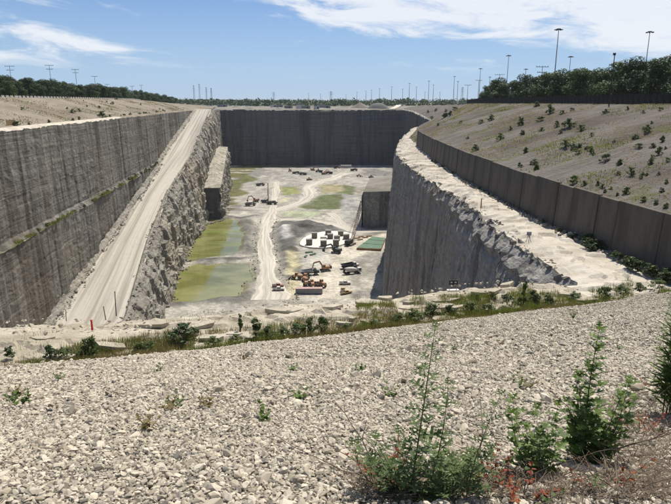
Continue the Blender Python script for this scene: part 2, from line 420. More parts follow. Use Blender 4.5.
def water_mat():
    m, w, b = new_mat('algae_water', .06, .38)
    f = w.noise(w.coord(scale=(.03, .05, 1)), 1, 5, .6, .4); g = w.noise(w.coord(scale=(.02, .12, 1), loc=(8, 2, 0)), 1, 4, .6, .3)
    col = w.mix(w.rng(f, .35, .65), (.135, .135, .035), (.25, .245, .105))
    col = w.mix(w.math('MULTIPLY', w.rng(g, .52, .68), .8), col, (.16, .21, .045))
    w.ln(col, b.inputs['Base Color'])
    w.ln(w.rng(g, .45, .7, .04, .35), b.inputs['Roughness'])
    r = w.noise(w.coord(), 1.5, 3, .5); w.ln(w.bump(r, .05, .02), b.inputs['Normal'])
    return m
MAT['water'] = water_mat()

# ------------------------------------------------------------------ large structure
LEDGE = 65.5
TOE_X = [-110, -60, -25, -18.4, -10.9, -3, 5.7, 15.5, 26.5, 35.5, 60, 110]
TOE_Y = [24, 31, 39.7, 41.6, 43.6, 46.1, 48.6, 51.6, 55.0, 58.5, 66, 80]
def toe(x): return np.interp(x, TOE_X, TOE_Y)
def gz(x, y):
    """height of the gravel bank the photographer stands on"""
    x, y = np.asarray(x, float), np.asarray(y, float)
    yy = np.maximum(y, 0)
    z = EYE - 1.6 - (EYE - 1.6 - LEDGE) * yy / toe(x)
    return z + .16 * fbm(x * .16, y * .16, 2.2, 3) * sstep(yy, 0, 6) + .05 * fbm(x * .9, y * .9, 5.0, 3)
def cell(x, y, z=0):
    return _hash(np.floor(x), np.floor(y), np.floor(np.asarray(z, float) + 0 * x))

# gravel bank, fine near the camera
ys = np.concatenate([np.linspace(-14, 0, 12), np.linspace(.35, 14, 90), np.linspace(14.4, 92, 170)])
xs = np.concatenate([np.linspace(-110, -16, 60), np.linspace(-15.5, 15.5, 125), np.linspace(16, 110, 60)])
X, Y = np.meshgrid(xs, ys, indexing='ij')
Yc = np.minimum(Y, toe(X) + 3.0)
gravel_slope = grid_mesh('gravel_slope', np.stack([X, Yc, gz(X, Yc)], -1), MAT['gravel'], smooth=True)

def resample(line, ds):
    P = np.array(line, float); seg = np.linalg.norm(np.diff(P[:, :2], axis=0), axis=1); s = np.concatenate([[0], np.cumsum(seg)])
    t = np.linspace(0, s[-1], max(2, int(s[-1] / ds) + 1))
    return np.stack([np.interp(t, s, P[:, k]) for k in range(P.shape[1])], -1), t
def normals2(L):
    d = np.gradient(L[:, :2], axis=0); d /= np.linalg.norm(d, axis=1, keepdims=True) + 1e-9
    return np.stack([d[:, 1], -d[:, 0]], -1)      # to the right of the walking direction
def wall(name, L, s, zbot, mat, nz, side=1, batter=.04, amp=1.0, prof=None, block=.5, bsize=(5, 3), damp=.06, seed=0):
    """rock face hanging from the rim line L (n,3) down to zbot"""
    nrm = normals2(L) * side
    v = np.linspace(0, 1, nz)
    zb = np.full(len(L), float(zbot)) if np.isscalar(zbot) else np.asarray(zbot)
    Z = L[:, None, 2] * (1 - v) + zb[:, None] * v
    S = np.repeat(s[:, None], nz, 1)
    dep = L[:, None, 2] - Z
    off = batter * dep if prof is None else prof(S, Z, dep)
    nz_ = fbm(S * .05 + seed, Z * .05, seed, 4) * 1.2 + fbm(S * .25 + seed, Z * .16, seed + 4, 4) * .8
    warp = fbm(S * .2, Z * .2, seed + 9, 2) * 1.5
    blk = (cell((S + warp) / bsize[0] + seed, (Z + warp) / bsize[1]) - .5) * block + (cell((S + warp) / 1.7 + seed, Z / 1.3 + 50) - .5) * block * .6
    off = off + amp * (nz_ + blk) * sstep(v, 0, damp)[None, :]
    P = np.stack([L[:, None, 0] + nrm[:, None, 0] * off, L[:, None, 1] + nrm[:, None, 1] * off, Z], -1)
    return grid_mesh(name, P, mat, smooth=False)

def rim_jitter(line, ds, amp, drop, seed):
    L, s = resample(line, ds); nr = normals2(L)
    j = amp * (fbm(s * .11 + seed, s * 0 + seed, 0, 4) + .6 * (cell(s / 2.6 + seed, s * 0) - .5) + .35 * (cell(s / 1.1 + seed, s * 0 + 7) - .5))
    L[:, :2] += nr * j[:, None]
    L[:, 2] -= drop * cell(s / 3.1 + seed, s * 0 + 3) + drop * .5 * cell(s / 1.3 + seed, s * 0 + 5)
    return L, s

# right rim: near corner, along the wall, sweeping round to the far corner
right_line = [(26.0, 60.5, LEDGE)] + [tuple(at(*q, LEDGE)) for q in ((577, 277), (550, 260), (527, 246), (505, 229), (482, 213), (460, 196))] + [ (25.2, 153, LEDGE), (23.5, 200, LEDGE), (24.5, 235, LEDGE), (27.5, 266, LEDGE),
              (36, 328, LEDGE), (53, 422, LEDGE), (60, 462, LEDGE), (66, 482, LEDGE), (84, 494, LEDGE), (88, 560, 69), (90, 700, 74), (90, 809, 75)]
RL, RS = rim_jitter(right_line, .6, 1.0, 1.0, 3.3)
def right_prof(S, Z, dep):
    near = np.interp(S, [0, 45, 80, 150], [1, .9, .4, .08])
    q = cell(S / 3.7, Z / 1.7 + .3 * S / 3.7) * .8 + cell(S / 1.6, Z / 1.2 + 9) * .5
    return .07 * dep + near * (1.2 + 1.0 * q * (1 - sstep(dep, 2.2, 4.5))) * sstep(dep, .0, 2.5) + near * .9 * sstep(dep, 3, 5)
cut = int(np.argmax(RL[:, 1] > 300))
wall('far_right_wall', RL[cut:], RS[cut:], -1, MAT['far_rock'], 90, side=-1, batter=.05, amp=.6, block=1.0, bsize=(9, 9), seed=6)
wall('right_wall', RL[:cut + 1], RS[:cut + 1], -1, MAT['right_rock'], 150, side=-1, prof=right_prof, amp=.5, block=1.0, bsize=(7, 22), damp=.05, seed=5)
# near rim
near_line = [(-88, 47, LEDGE), (-50, 49.5, LEDGE), (-31, 50.6, LEDGE), (-19, 51.1, LEDGE), (-13, 52.4, LEDGE), (-8.5, 54.4, LEDGE), (-3.6, 56.3, LEDGE), (2.5, 56.2, LEDGE),
             (4.6, 58.0, LEDGE), (7.4, 59.2, LEDGE), (13.9, 62, LEDGE), (20, 63.2, LEDGE), (26.0, 60.5, LEDGE)]
NL, NS = rim_jitter(near_line, .5, .7, .7, 8.1)
NL[-1] = RL[0]
wall('near_wall', NL, NS, -1, MAT['right_rock'], 60, side=-1, batter=.03, amp=.7, block=.7, seed=15)

def ledge_h(x, y, rough=1.0):
    lay = .62 * np.floor(2.6 * (fbm(x * .09, y * .34, 1.5, 3) + .22 * fbm(x * .8, y * .8, 3.0, 2)))
    return rough * (lay * .45 + .10 * fbm(x * .5, y * .5, 8, 4) + .12 * (cell(x / 1.6 + .4 * y, y / .9) - .5))
# near ledge: between the toe of the gravel bank and the rim
m = 42; v = np.linspace(0, 1, m)[None, :]
inner = np.stack([NL[:, 0] + .0, toe(NL[:, 0]) - 5.0], -1)
PX = NL[:, None, 0] * (1 - v) + inner[:, None, 0] * v; PY = NL[:, None, 1] * (1 - v) + inner[:, None, 1] * v
PZ = NL[:, None, 2] * (1 - sstep(v, 0, .22)) + LEDGE * sstep(v, 0, .22) + ledge_h(PX, PY, 1.0) * sstep(v, 0, .1)
grid_mesh('near_ledge', np.stack([PX, PY, PZ], -1), MAT['near_ledge_rock'], smooth=False, flip=True)
# right ledge: between the rim and the retaining wall
WALL_LINE = [(41.5, 40), (39.0, 62), (37.8, 69.5), (36.0, 86), (34.6, 108), (33.8, 135), (33.6, 165), (34.0, 200), (35.2, 235), (37.2, 270)]
INNER = WALL_LINE + [(40.5, 329), (55.8, 415), (63, 462), (70, 481), (85.5, 495), (88.5, 560), (90.3, 700), (90.3, 815)]
def inner_x(y): return np.interp(y, [p[1] for p in INNER], [p[0] for p in INNER])
m = 34; v = np.linspace(0, 1, m)[None, :]
ix = inner_x(RL[:, 1]) + 1.5
iz = np.interp(RL[:, 1], [0, 493, 560, 700, 809], [LEDGE, LEDGE, 69, 74, 75])
PX = RL[:, None, 0] * (1 - v) + ix[:, None] * v; PY = np.repeat(RL[:, 1:2], m, 1)
PZ = RL[:, None, 2] * (1 - sstep(v, 0, .35)) + iz[:, None] * sstep(v, 0, .35) + ledge_h(PX + 7, PY * .6, 1.2) * sstep(v, 0, .2) + .5 * sstep(v, .75, 1)
grid_mesh('right_ledge', np.stack([PX, PY, PZ], -1), MAT['ledge_rock'], smooth=False, flip=True)
# apron where the two ledges meet, running under the toe of the bank
ys = np.linspace(42, 63, 44); v = np.linspace(0, 1, 40)[None, :]
x0 = np.interp(ys, [42, 60, 63], [16, 24.5, 26.2])
PX = x0[:, None] * (1 - v) + (inner_x(ys)[:, None] + 1.5) * v; PY = np.repeat(ys[:, None], 40, 1)
grid_mesh('ledge_apron', np.stack([PX, PY, LEDGE - .25 + ledge_h(PX, PY, 1.0) + .35 * fbm(PX * .3, PY * .3, 4, 3)], -1), MAT['ledge_rock'], smooth=False, flip=True)

# retaining wall: concrete panels with open joints, each a piece of its own
WALL_TOP = 72.4
retaining = thing('retaining_wall', 'tall stained concrete retaining wall of upright panels along the pale ledge', 'retaining wall', (36, 150, LEDGE))
WLn, WS = resample([(x, y, 0) for x, y in WALL_LINE], .25)
t = 0.0; k = 0
while t < WS[-1] - 1.5:
    wdt = (7.4, 5.0, 8.6, 6.2, 9.0, 4.6)[k % 6]
    a = np.array([np.interp(t + .06, WS, WLn[:, i]) for i in (0, 1)]); e = min(t + wdt - .06, WS[-1]); b = np.array([np.interp(e, WS, WLn[:, i]) for i in (0, 1)])
    mid = (a + b) / 2; dx, dy = b - a; ln = math.hypot(dx, dy); rz = math.atan2(dy, dx)
    mb = MB(); prd = random.uniform(-.10, .10)
    h = WALL_TOP - LEDGE + .8 + random.uniform(-.12, .12)
    mb.box((0, prd, h / 2), (ln, .6, h), rx=R(3.0))
    o = mb.build('panel', MAT['retain'], retaining, bevel=.05)
    o.location = (mid[0] - 36 + .3, mid[1] - 150, -.8); o.rotation_euler = (0, 0, rz)
    mb = MB(); mb.box((0, 0, h / 2 - .15), (.5, .45, h - .3), rx=R(3.0))
    o = mb.build('joint_rib', MAT['retain'], retaining); o.location = (b[0] - 36 + .42, b[1] - 150, -.8); o.rotation_euler = (0, 0, rz)
    t += wdt; k += 1

# right overburden slope, from the wall top up to the fence
def slope_top(y): return np.interp(y, [0, 330, 420, 520, 700, 840], [80, 80, 92, 112, 122, 128]), np.interp(y, [0, 330, 520, 840], [84.5, 84.3, 83, 80])
ys = np.concatenate([np.linspace(0, 300, 240), np.linspace(302, 835, 150)]); v = np.linspace(0, 1, 70)[None, :]
lx = inner_x(ys) + .55; lz = np.interp(ys, [0, 268, 272, 493, 560, 835], [WALL_TOP - .3, WALL_TOP - .3, LEDGE + .3, LEDGE + .3, 69.3, 75.2])
ux, uz = slope_top(ys)
PX = lx[:, None] * (1 - v) + ux[:, None] * v; PY = np.repeat(ys[:, None], 70, 1)
gul = fbm(PX * .06, PY * .22, 3, 4) * .9 + fbm(PX * .25, PY * .35, 9, 3) * .35
bulge = .9 * np.sin(v * math.pi)
PZ = lz[:, None] * (1 - v) + uz[:, None] * v + bulge + gul * sstep(v, 0, .08) * (1 - sstep(v, .93, 1))
right_slope = grid_mesh('right_slope', np.stack([PX, PY, PZ], -1), MAT['right_soil'], flip=True)
def right_slope_pts(vv, y):
    vv, y = np.asarray(vv, float), np.asarray(y, float)
    a = inner_x(y) + .55; b, c = slope_top(y); zl = np.interp(y, [0, 268, 272, 493, 560, 835], [WALL_TOP - .3, WALL_TOP - .3, LEDGE + .3, LEDGE + .3, 69.3, 75.2])
    x = a * (1 - vv) + b * vv
    g = fbm(x * .06, y * .22, 3, 4) * .9 + fbm(x * .25, y * .35, 9, 3) * .35
    z = zl * (1 - vv) + c * vv + .9 * np.sin(vv * math.pi) + g * sstep(vv, 0, .08) * (1 - sstep(vv, .93, 1))
    return np.stack([x, y, z], -1)
def right_slope_pt(vv, y): return Vector(right_slope_pts(np.array([vv]), np.array([y]))[0])

# left wall with a narrow bench half way, the ramp at its foot
LW = lambda y: -97.0 - .108 * (y - 182.0)
left_line = [(LW(y), y, 77.1) for y in (30, 120, 300, 500, 700, 810)]
LL, LS = rim_jitter(left_line, 1.2, .8, .5, 12.7)
def left_prof(S, Z, dep):
    o = .03 * dep + sstep(45.5 - Z, -1.0, .8) * (1.5 + 1.6 * fbm(S * .05, S * 0, 2, 3)) - .0
    return o
wall('left_wall', LL, LS, -1, MAT['left_rock'], 96, side=1, amp=.17, prof=left_prof, block=1.3, bsize=(14, 3.2), damp=.04, seed=25)
# bench top grass strip follows the wall bench
BN, BS = resample([(LW(y), y, 45.2) for y in (120, 392)], 1.2); nr = normals2(BN); v = np.linspace(0, 1, 7)[None, :]
w_ = .3 + v * (2.3 + 1.6 * fbm(BS[:, None] * .05, BS[:, None] * 0, 2, 3))
PX = BN[:, None, 0] + nr[:, None, 0] * w_; PY = BN[:, None, 1] + nr[:, None, 1] * w_
grid_mesh('wall_bench', np.stack([PX, PY, 45.3 + .5 * fbm(PX * .4, PY * .4, 1, 3) - v * .5], -1), MAT['bench_grass'], smooth=False, flip=True)

# left bank: pale shelf on the rim, sand slope up to the plateau edge
ys = np.linspace(30, 900, 300); v = np.linspace(0, 1, 44)
prof_d = np.array([0, 4.0, 5.0, 26, 41, 46]); prof_z = np.array([77.0, 77.3, 77.6, 83.0, 86.9, 87.0])
D = np.interp(v, np.linspace(0, 1, 6), prof_d)[None, :]; Zp = np.interp(D, prof_d, prof_z)
zfar = np.interp(ys, [0, 520, 760, 900], [1, 1, .55, .35])[:, None]
PY = np.repeat(ys[:, None], 44, 1); PX = LW(PY) - D + .6 - 2.6 * (1 - sstep(D, 0, 4.0))
PZ = 77.0 + (Zp - 77.0) * zfar + (fbm(PX * .05, PY * .05, 1, 4) * 1.1 + fbm(PX * .3, PY * .3, 6, 3) * .25) * sstep(D, 4, 12) * (1 - sstep(D, 38, 42))
left_bank = grid_mesh('left_bank', np.stack([PX, PY, PZ], -1), MAT['sand'])
def left_bank_pts(d, y):
    d, y = np.asarray(d, float), np.asarray(y, float)
    x = LW(y) - d + .6; z = 77.0 + (np.interp(d, prof_d, prof_z) - 77) * np.interp(y, [0, 520, 760, 900], [1, 1, .55, .35])
    z = z + (fbm(x * .05, y * .05, 1, 4) * 1.1 + fbm(x * .3, y * .3, 6, 3) * .25) * sstep(d, 4, 12) * (1 - sstep(d, 38, 42))
    return np.stack([x, y, z], -1)
def left_bank_pt(d, y): return Vector(left_bank_pts(np.array([d]), np.array([y]))[0])
nn = np.array([.994, .108]); v = np.linspace(0, 1, 7)[None, :]
for nm, k0, k1, mt in (('rim_shelf', 0, int(np.argmax(LL[:, 1] > 310)), 'ledge_rock'), ('rim_verge', int(np.argmax(LL[:, 1] > 310)) - 1, len(LL), 'sand')):
    E = LL[k0:k1]; q = LS[k0:k1, None]; wv = 4.6 * v + .9 * v * fbm(q * .1, q * 0, 1, 3)
    PX = E[:, None, 0] - nn[0] * wv; PY = E[:, None, 1] - nn[1] * wv
    grid_mesh(nm, np.stack([PX, PY, E[:, None, 2] * (1 - sstep(v, 0, .3)) + 77.45 * sstep(v, 0, .3) + .12 * fbm(PX * .4, PY * .4, 1, 3) * sstep(v, 0, .2)], -1), MAT[mt], smooth=False)

# far wall
far_line = [(-167, 809, 75.0), (-120, 808, 75.0), (-20, 810, 74.6), (60, 809, 74.8), (90, 809, 75.0)]
FL, FS = rim_jitter(far_line, 1.2, 1.0, 1.3, 31.7)
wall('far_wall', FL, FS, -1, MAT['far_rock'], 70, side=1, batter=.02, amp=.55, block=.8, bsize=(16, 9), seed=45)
ys = np.concatenate([np.linspace(808.2, 820, 14), np.linspace(822, 930, 28)]); xs = np.linspace(-230, 135, 120)
X, Y = np.meshgrid(xs, ys, indexing='ij')
Z = 75.0 + (Y - 808.5) * .03 + 1.3 * fbm(X * .05, Y * .05, 3, 4) * sstep(Y, 812, 830) - 3.2 * (1 - sstep(Y, 808.5, 818))
grid_mesh('far_bench', np.stack([X, Y, Z], -1), MAT['far_bench'])

# the ramp along the left wall
def ramp_z(y): return 15.7 + .145 * (np.asarray(y, float) - 181)
RE_Y = [70, 181, 250, 319, 416, 580, 622, 660]; RE_X = [-62, -68.5, -82, -92.5, -100.5, -122.8, -128.4, -133]
def ramp_edge(y): return np.interp(y, RE_Y, RE_X)
ys = np.linspace(75, 640, 470); m = 40; u = np.linspace(0, 1, m)[None, :]
xl = LW(ys) - 1.0; xr = ramp_edge(ys) + .5
PX = xl[:, None] * (1 - u) + xr[:, None] * u; PY = np.repeat(ys[:, None], m, 1)
zr = np.minimum(ramp_z(ys), 77.4)
rough = fbm(PX * .12, PY * .04, 2, 3) * .22 + .05 * fbm(PX * .9, PY * .3, 5, 3)
PZ = zr[:, None] + rough
grid_mesh('haul_ramp', np.stack([PX, PY, PZ], -1), MAT['ramp'], uv=np.stack([np.repeat(u, len(ys), 0), PY * .02], -1), flip=True)
# broken rock heaped along both sides of the ramp and the spur face under it
def spur(name, y0, y1, ds, mat, n1, seed):
    yy = np.arange(y0, y1, ds); ex = ramp_edge(yy); ez = np.minimum(ramp_z(yy), 77.4)
    base_y = [70, 200, 244, 258, 279, 303, 340, 402, 424, 520, 640, 812]; base_x = [-58, -64, -73.5, -79, -81, -82, -90, -96, -99, -112, -131, -150]
    bx = np.interp(yy, base_y, base_x); bx = np.maximum(bx, ex + 1.0)
    berm = np.interp(yy, [70, 200, 420, 560, 640], [1.1, 1.1, 1.1, .8, .3])
    v = np.linspace(0, 1, n1)[None, :]
    # v: 0 inside the ramp edge, .12 berm crest, .3 shoulder, 1 foot
    hx = np.interp(v, [0, .10, .2, .34, .6, 1], [-.30, -.12, .08, .44, .66, 1.0])
    W = np.maximum(bx - ex, 7.0)[:, None]
    PX = ex[:, None] + np.where(hx < 0, hx * 6, hx * W)
    dz = np.interp(v, [0, .10, .2, .34, .6, 1], [-.0, .0, .02, .13, .50, 1.0])
    crest = np.interp(v, [0, .05, .10, .2, .34], [-.15, .5, 1.0, .7, 0])
    PZ = ez[:, None] * (1 - dz) + berm[:, None] * crest - 1.0 * dz
    S = np.repeat(yy[:, None], n1, 1)
    amp = np.interp(v, [0, .06, .2, .4, 1], [.1, .4, .7, 1.1, 1.2])
    wq = 2.2 * fbm(S * .12, PZ * .12, seed, 3)
    blk = (cell((S + wq) / 9, (PZ + wq * .5) / 7 + seed) - .5) * 2.4 + (cell((S + wq) / 4.2, PZ / 3.0 + 30) - .5) * 1.1 + (cell(S / 2.2, PZ / 1.3 + 60) - .5) * .35
    big = 1.6 * fbm(S * .045, PZ * .05, seed + 3, 3)
    PX = PX + amp * (blk + big) * sstep(v, .05, .3)
    PZ = PZ + (fbm(S * .35, PX * .35, seed, 4) * .9 + (cell(S / 2.4 + .3 * PX, PX / 2.4) - .5) * .5) * amp * .45 * (1 - sstep(v, .8, 1))
    grid_mesh(name, np.stack([PX, S, PZ], -1), mat, smooth=False)
spur('ramp_spur', 75, 640, .8, MAT['spur_rock'], 80, 3.0)
ys = np.arange(120, 600, .9); v = np.linspace(0, 1, 9)[None, :]
wd = np.interp(ys, [120, 181, 320, 420, 600], [2.2, 2.2, 2.4, 2.2, 1.8])[:, None]
x0 = np.where(ramp_z(ys) < 45, LW(ys) + 3.0, LW(ys) + .6)[:, None]
PX = x0 + v * wd * (1 + .35 * fbm(ys[:, None] * .13, v * 2, 3, 3)); PY = np.repeat(ys[:, None], 9, 1)
PZ = np.minimum(ramp_z(ys), 77.4)[:, None] + np.interp(v, [0, .3, .8, 1], [2.2, 1.3, .35, -.3]) + (cell(PX / 1.3, PY / 1.5) - .5) * .9 * (1 - v) + .3 * fbm(PX * .5, PY * .5, 2, 3)
grid_mesh('ramp_rubble', np.stack([PX, PY, PZ], -1), MAT['spur_rock'], smooth=False, flip=True)
# end of the ramp at rim level
ys = np.linspace(600, 812, 60); u = np.linspace(0, 1, 16)[None, :]
x0 = LW(ys)[:, None] - 1; x1 = np.interp(ys, [600, 640, 700, 812], [-125.5, -131.5, -141, -157])[:, None]
PX = x0 * (1 - u) + x1 * u; PY = np.repeat(ys[:, None], 16, 1)
PZ = np.interp(ys, [600, 618, 812], [74.0, 76.9, 75.2])[:, None] + .4 * fbm(PX * .2, PY * .2, 3, 3) + 0 * PX
grid_mesh('ramp_head', np.stack([PX, PY, PZ], -1), MAT['far_bench'], flip=True)
HL, HS = resample([(-129.5, 630, 76.2), (-131.5, 645, 76.6), (-141, 700, 76), (-157, 812, 75.2)], 1.2)
wall('ramp_head_wall', HL, HS, -1, MAT['spur_rock'], 50, side=1, batter=.03, amp=1.0, block=1.2, seed=61)

def rock_block(name, quad, zb, zt, side_mat, top_mat, seed, amp=1.0, batter=.05, ds=1.1, nz=34, hump=1.0):
    """rock mass left standing on the floor: quad = 4 plan corners, zt = their top heights"""
    loop = [(*q, z) for q, z in zip(quad, zt)] + [(*quad[0], zt[0])]
    L, s = resample(loop, ds); wall(name + '_side', L, s, zb, side_mat, nz, side=1, batter=batter, amp=amp, block=1.0, bsize=(5, 6), damp=.12, seed=seed)
    n = 26; a = np.linspace(0, 1, n)[:, None]; b = np.linspace(0, 1, n)[None, :]
    q = [np.array((*p, z)) for p, z in zip(quad, zt)]
    P = (q[0][None, None] * ((1 - a) * (1 - b))[..., None] + q[1][None, None] * (a * (1 - b))[..., None] + q[2][None, None] * (a * b)[..., None] + q[3][None, None] * ((1 - a) * b)[..., None])
    e = np.minimum(np.minimum(a, 1 - a), np.minimum(b, 1 - b)) * 4
    P[..., 2] += (2.2 * fbm(P[..., 0] * .15, P[..., 1] * .09, seed, 4) + (cell(P[..., 0] / 3, P[..., 1] / 4) - .5) * 1.2 + hump) * np.clip(e, 0, 1)
    grid_mesh(name + '_top', P, top_mat, smooth=False)
# bench beside the spur with its cut end, walking order keeps the face outwards
rock_block('spur_block', [(-107, 431), (-85.5, 431), (-111, 606), (-140, 612)], -1, [22.5, 23, 40, 41], MAT['spur_rock'], MAT['block_top'], 71, amp=2.2, batter=.04, ds=.8, nz=44, hump=3.2)
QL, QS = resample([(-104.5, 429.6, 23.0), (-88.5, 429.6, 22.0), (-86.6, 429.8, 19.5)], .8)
wall('spur_block_shade_face', QL, QS, -1, MAT['far_rock'], 40, side=1, batter=.035, amp=.5, block=.8, seed=72)  # thin darker rock strip, deepens the shade on the block's front end by colour
# low bench under the right wall
rock_block('low_bench', [(19, 397), (75, 400), (85, 505), (30, 505)], -1, [25, 26, 27, 21], MAT['right_rock'], MAT['far_bench'], 81, amp=.7, batter=.03)

# ------------------------------------------------------------------ pit floor: roads, ponds, heaps
def poly_px(pts): return np.array([at(x, y, 0)[:2] for x, y in pts])
def in_poly(X, Y, P):
    ins = np.zeros(X.shape, bool); n = len(P)
    for i in range(n):
        x1, y1 = P[i]; x2, y2 = P[(i + 1) % n]
        if y1 == y2: continue
        c = ((y1 > Y) != (y2 > Y)) & (X < (x2 - x1) * (Y - y1) / (y2 - y1) + x1); ins ^= c
    return ins
def seg_dist(X, Y, P):
    d = np.full(X.shape, 1e9)
    for i in range(len(P) - 1):
        a, b = P[i], P[i + 1]; ab = b - a; t = np.clip(((X - a[0]) * ab[0] + (Y - a[1]) * ab[1]) / (ab @ ab + 1e-9), 0, 1)
        d = np.minimum(d, np.hypot(X - a[0] - t * ab[0], Y - a[1] - t * ab[1]))
    return d
ROADS = [  # centre line in the photo, half widths in metres
    ([(269, 300), (271, 292), (268, 280), (267, 265), (266, 252), (264.5, 243), (265, 231), (268, 219), (272, 212), (283, 208), (300, 203.5), (308, 198), (311.5, 193), (308.5, 187), (319, 182), (335, 177.5), (346, 173)], [10.5, 9, 5.5, 5.0, 5, 4.5, 4.5, 5, 5, 5, 5, 6, 8, 6, 6, 7, 9]),
    ([(269, 221), (285, 219), (300, 220), (328, 222.5), (341, 226), (355, 231), (372, 231), (388, 229.5)], [4, 3.4, 3.2, 3.5, 4, 4.5, 5, 5]),
    ([(272, 212), (274, 200), (276, 190), (276, 182)], [4, 3.2, 3.6, 3]),
    ([(331, 213), (337, 217), (343, 225)], [3.5, 3.5, 4]),
]
ROADS_W = [(poly_px(p), w) for p, w in ROADS]
xs = np.arange(-178, 98, 1.25); ys = np.concatenate([np.arange(40, 230, 6), np.arange(230, 480, .9), np.arange(480, 812, 1.8)])
X, Y = np.meshgrid(xs, ys, indexing='ij')
WX = X + 3.2 * fbm(X * .09, Y * .09, 1, 4) * 1.3; WY = Y + 4.5 * fbm(X * .07, Y * .07, 7, 4) * 1.3
n_a = fbm(X * .03, Y * .02, 4, 5); n_b = fbm(X * .12, Y * .08, 6, 4); n_c = fbm(X * .02, Y * .012, 14, 4)
col = np.empty(X.shape + (3,)); col[:] = (.36, .335, .29)
def paint(mask, c, a=1.0):
    mk = (mask * a)[..., None] if mask.dtype != bool else (mask.astype(float) * a)[..., None]
    col[:] = col * (1 - mk) + np.array(c) * mk
Zf = .10 + .22 * n_b + .05 * fbm(X * .5, Y * .5, 3, 3)
paint(sstep(n_a, .05, .4), (.46, .425, .36)); paint(sstep(n_b, .05, .4), (.235, .222, .195), .85)
paint(sstep(Y, 440, 560), (.36, .34, .30), .6)
paint(sstep(n_c, .05, .3) * sstep(Y, 420, 470), (.21, .20, .185), .85)
# pale working yard round the pad
yard = poly_px([(296, 296), (300, 268), (322, 252), (336, 250), (354, 240), (388, 232), (386, 246), (356, 262), (362, 275), (350, 298)])
paint(in_poly(WX, WY, yard), (.56, .51, .42)); yard_m = in_poly(WX, WY, yard)
paint(in_poly(WX, WY, poly_px([(300, 262), (318, 250), (334, 250), (330, 264), (310, 268)])), (.44, .43, .38), .7)
# dark spoil between road and yard
spoil = poly_px([(272, 221), (300, 222), (338, 227), (346, 233), (310, 233), (298, 240), (296, 247), (302, 262), (307, 272), (296, 276), (290, 296), (282, 290), (279, 272), (277, 255), (274, 240), (271, 230)])
sp_m = in_poly(WX, WY, spoil); paint(sp_m, (.125, .12, .11)); Zf += sp_m * (1.6 + 3.0 * np.clip(fbm(X * .1, Y * .06, 21, 3), -.4, 1))
flat2 = poly_px([(279, 228), (288, 229), (292, 237), (285, 241), (280, 237)]); paint(in_poly(WX, WY, flat2), (.44, .43, .40))
strm = poly_px([(293, 252), (294, 262), (292, 270), (296, 277), (293, 284), (291, 296)])
sd = seg_dist(WX, WY, strm); paint(sd < 3.0, (.47, .42, .27)); Zf = np.where(sd < 3.4, np.minimum(Zf, .05), Zf)
# grey spoil on the left of the road and bars across the ponds
for pts, wd, hh in (([(247, 222), (252, 232), (256, 240), (251, 246), (256, 258)], 6.0, 1.5), ([(204, 260), (215, 259), (235, 261), (256, 258)], 2.6, .6), ([(224, 217), (240, 218), (258, 215.5)], 3.0, .8),
                    ([(256, 258), (255, 270), (252, 282), (246, 292)], 4.0, 1.0), ([(232, 223), (238, 224.5)], 4.0, .5), ([(240, 290), (250, 297)], 5, .6), ([(166, 303), (184, 302), (200, 301), (240, 300)], 6, .6)):
    d = seg_dist(WX, WY, poly_px(pts)); mk = 1 - sstep(d, wd * .7, wd); paint(mk, (.15, .143, .128)); Zf += mk * hh * 1.4 * (.7 + .6 * n_b)
# green mats and wet olive ground
for pts, c in (([(294, 208), (300, 204), (320, 195), (343, 195), (343, 209), (318, 210)], (.105, .125, .045)), ([(340, 185), (356, 187), (354, 195), (336, 194), (330, 188)], (.115, .135, .05)), ([(316, 184), (342, 185), (344, 191), (322, 194)], (.33, .29, .17)),
               ([(228, 167), (262, 163), (330, 163), (300, 168), (256, 168), (248, 176), (262, 179), (244, 184), (240, 189), (252, 194), (236, 197), (238, 206), (226, 214), (222, 205)], (.115, .115, .035)),
               ([(282, 187), (298, 187), (300, 193), (284, 196), (279, 191)], (.25, .26, .10)), ([(276, 213), (292, 210), (322, 213), (318, 217), (284, 217)], (.34, .36, .24)), ([(280, 199), (292, 197), (290, 203), (281, 203)], (.44, .41, .28)),
               ([(356, 187), (372, 187), (372, 195), (360, 198)], (.30, .27, .22))):
    mk = in_poly(WX, WY, poly_px(pts)) & ((fbm(X * .025, Y * .075, 33, 4) < .22) | (c[0] != .115 or c[1] != .115)); paint(mk, c, .9)
    Zf = np.where(mk, Zf * .4, Zf)
paint(in_poly(WX, WY, poly_px([(344, 194), (356, 197), (354, 228), (342, 224), (338, 212)])), (.31, .305, .285), .8)
paint(in_poly(WX, WY, poly_px([(350, 262), (366, 252), (374, 254), (366, 292), (352, 290)])), (.30, .28, .24), .8)
# ponds are hollows filled by one sheet of water
pond1 = in_poly(WX, WY, poly_px([(196, 263), (185, 268), (170, 285), (160, 301), (192, 303), (240, 294), (253, 279), (252, 264), (226, 264), (206, 266)]))
pond2 = in_poly(WX, WY, poly_px([(184, 262), (188, 244), (199, 224), (203, 218), (224, 218), (238, 221), (245, 238), (241, 252), (222, 256), (208, 256), (196, 262)]))
pond = pond1 | pond2
def blur0(A, k):
    for _ in range(k):
        A = (np.roll(A, 1, 0) + np.roll(A, -1, 0) + np.roll(A, 1, 1) + np.roll(A, -1, 1) + 2 * A) / 6
    return A
nearspur = X < -70
from_m = sstep(fbm(X * .05, Y * .03, 44, 4), -.15, .15)
Zf = np.where(pond, -.9 + .25 * n_b, np.maximum(Zf, .02)); paint(pond, (.25, .24, .12))
near_p = blur0(pond.astype(float), 5); paint(np.clip(near_p * 2.2, 0, 1) * (~pond), (.17, .155, .10), .75)
rd = np.full(X.shape, 1e9)
for P, w_ in ROADS_W: rd = np.minimum(rd, seg_dist(X, Y, P) - np.mean(w_) * 1.2)
paint((1 - sstep(rd + 2.2 * n_b, -1.0, 4.5)) * (~pond), (.44, .405, .34), .45)
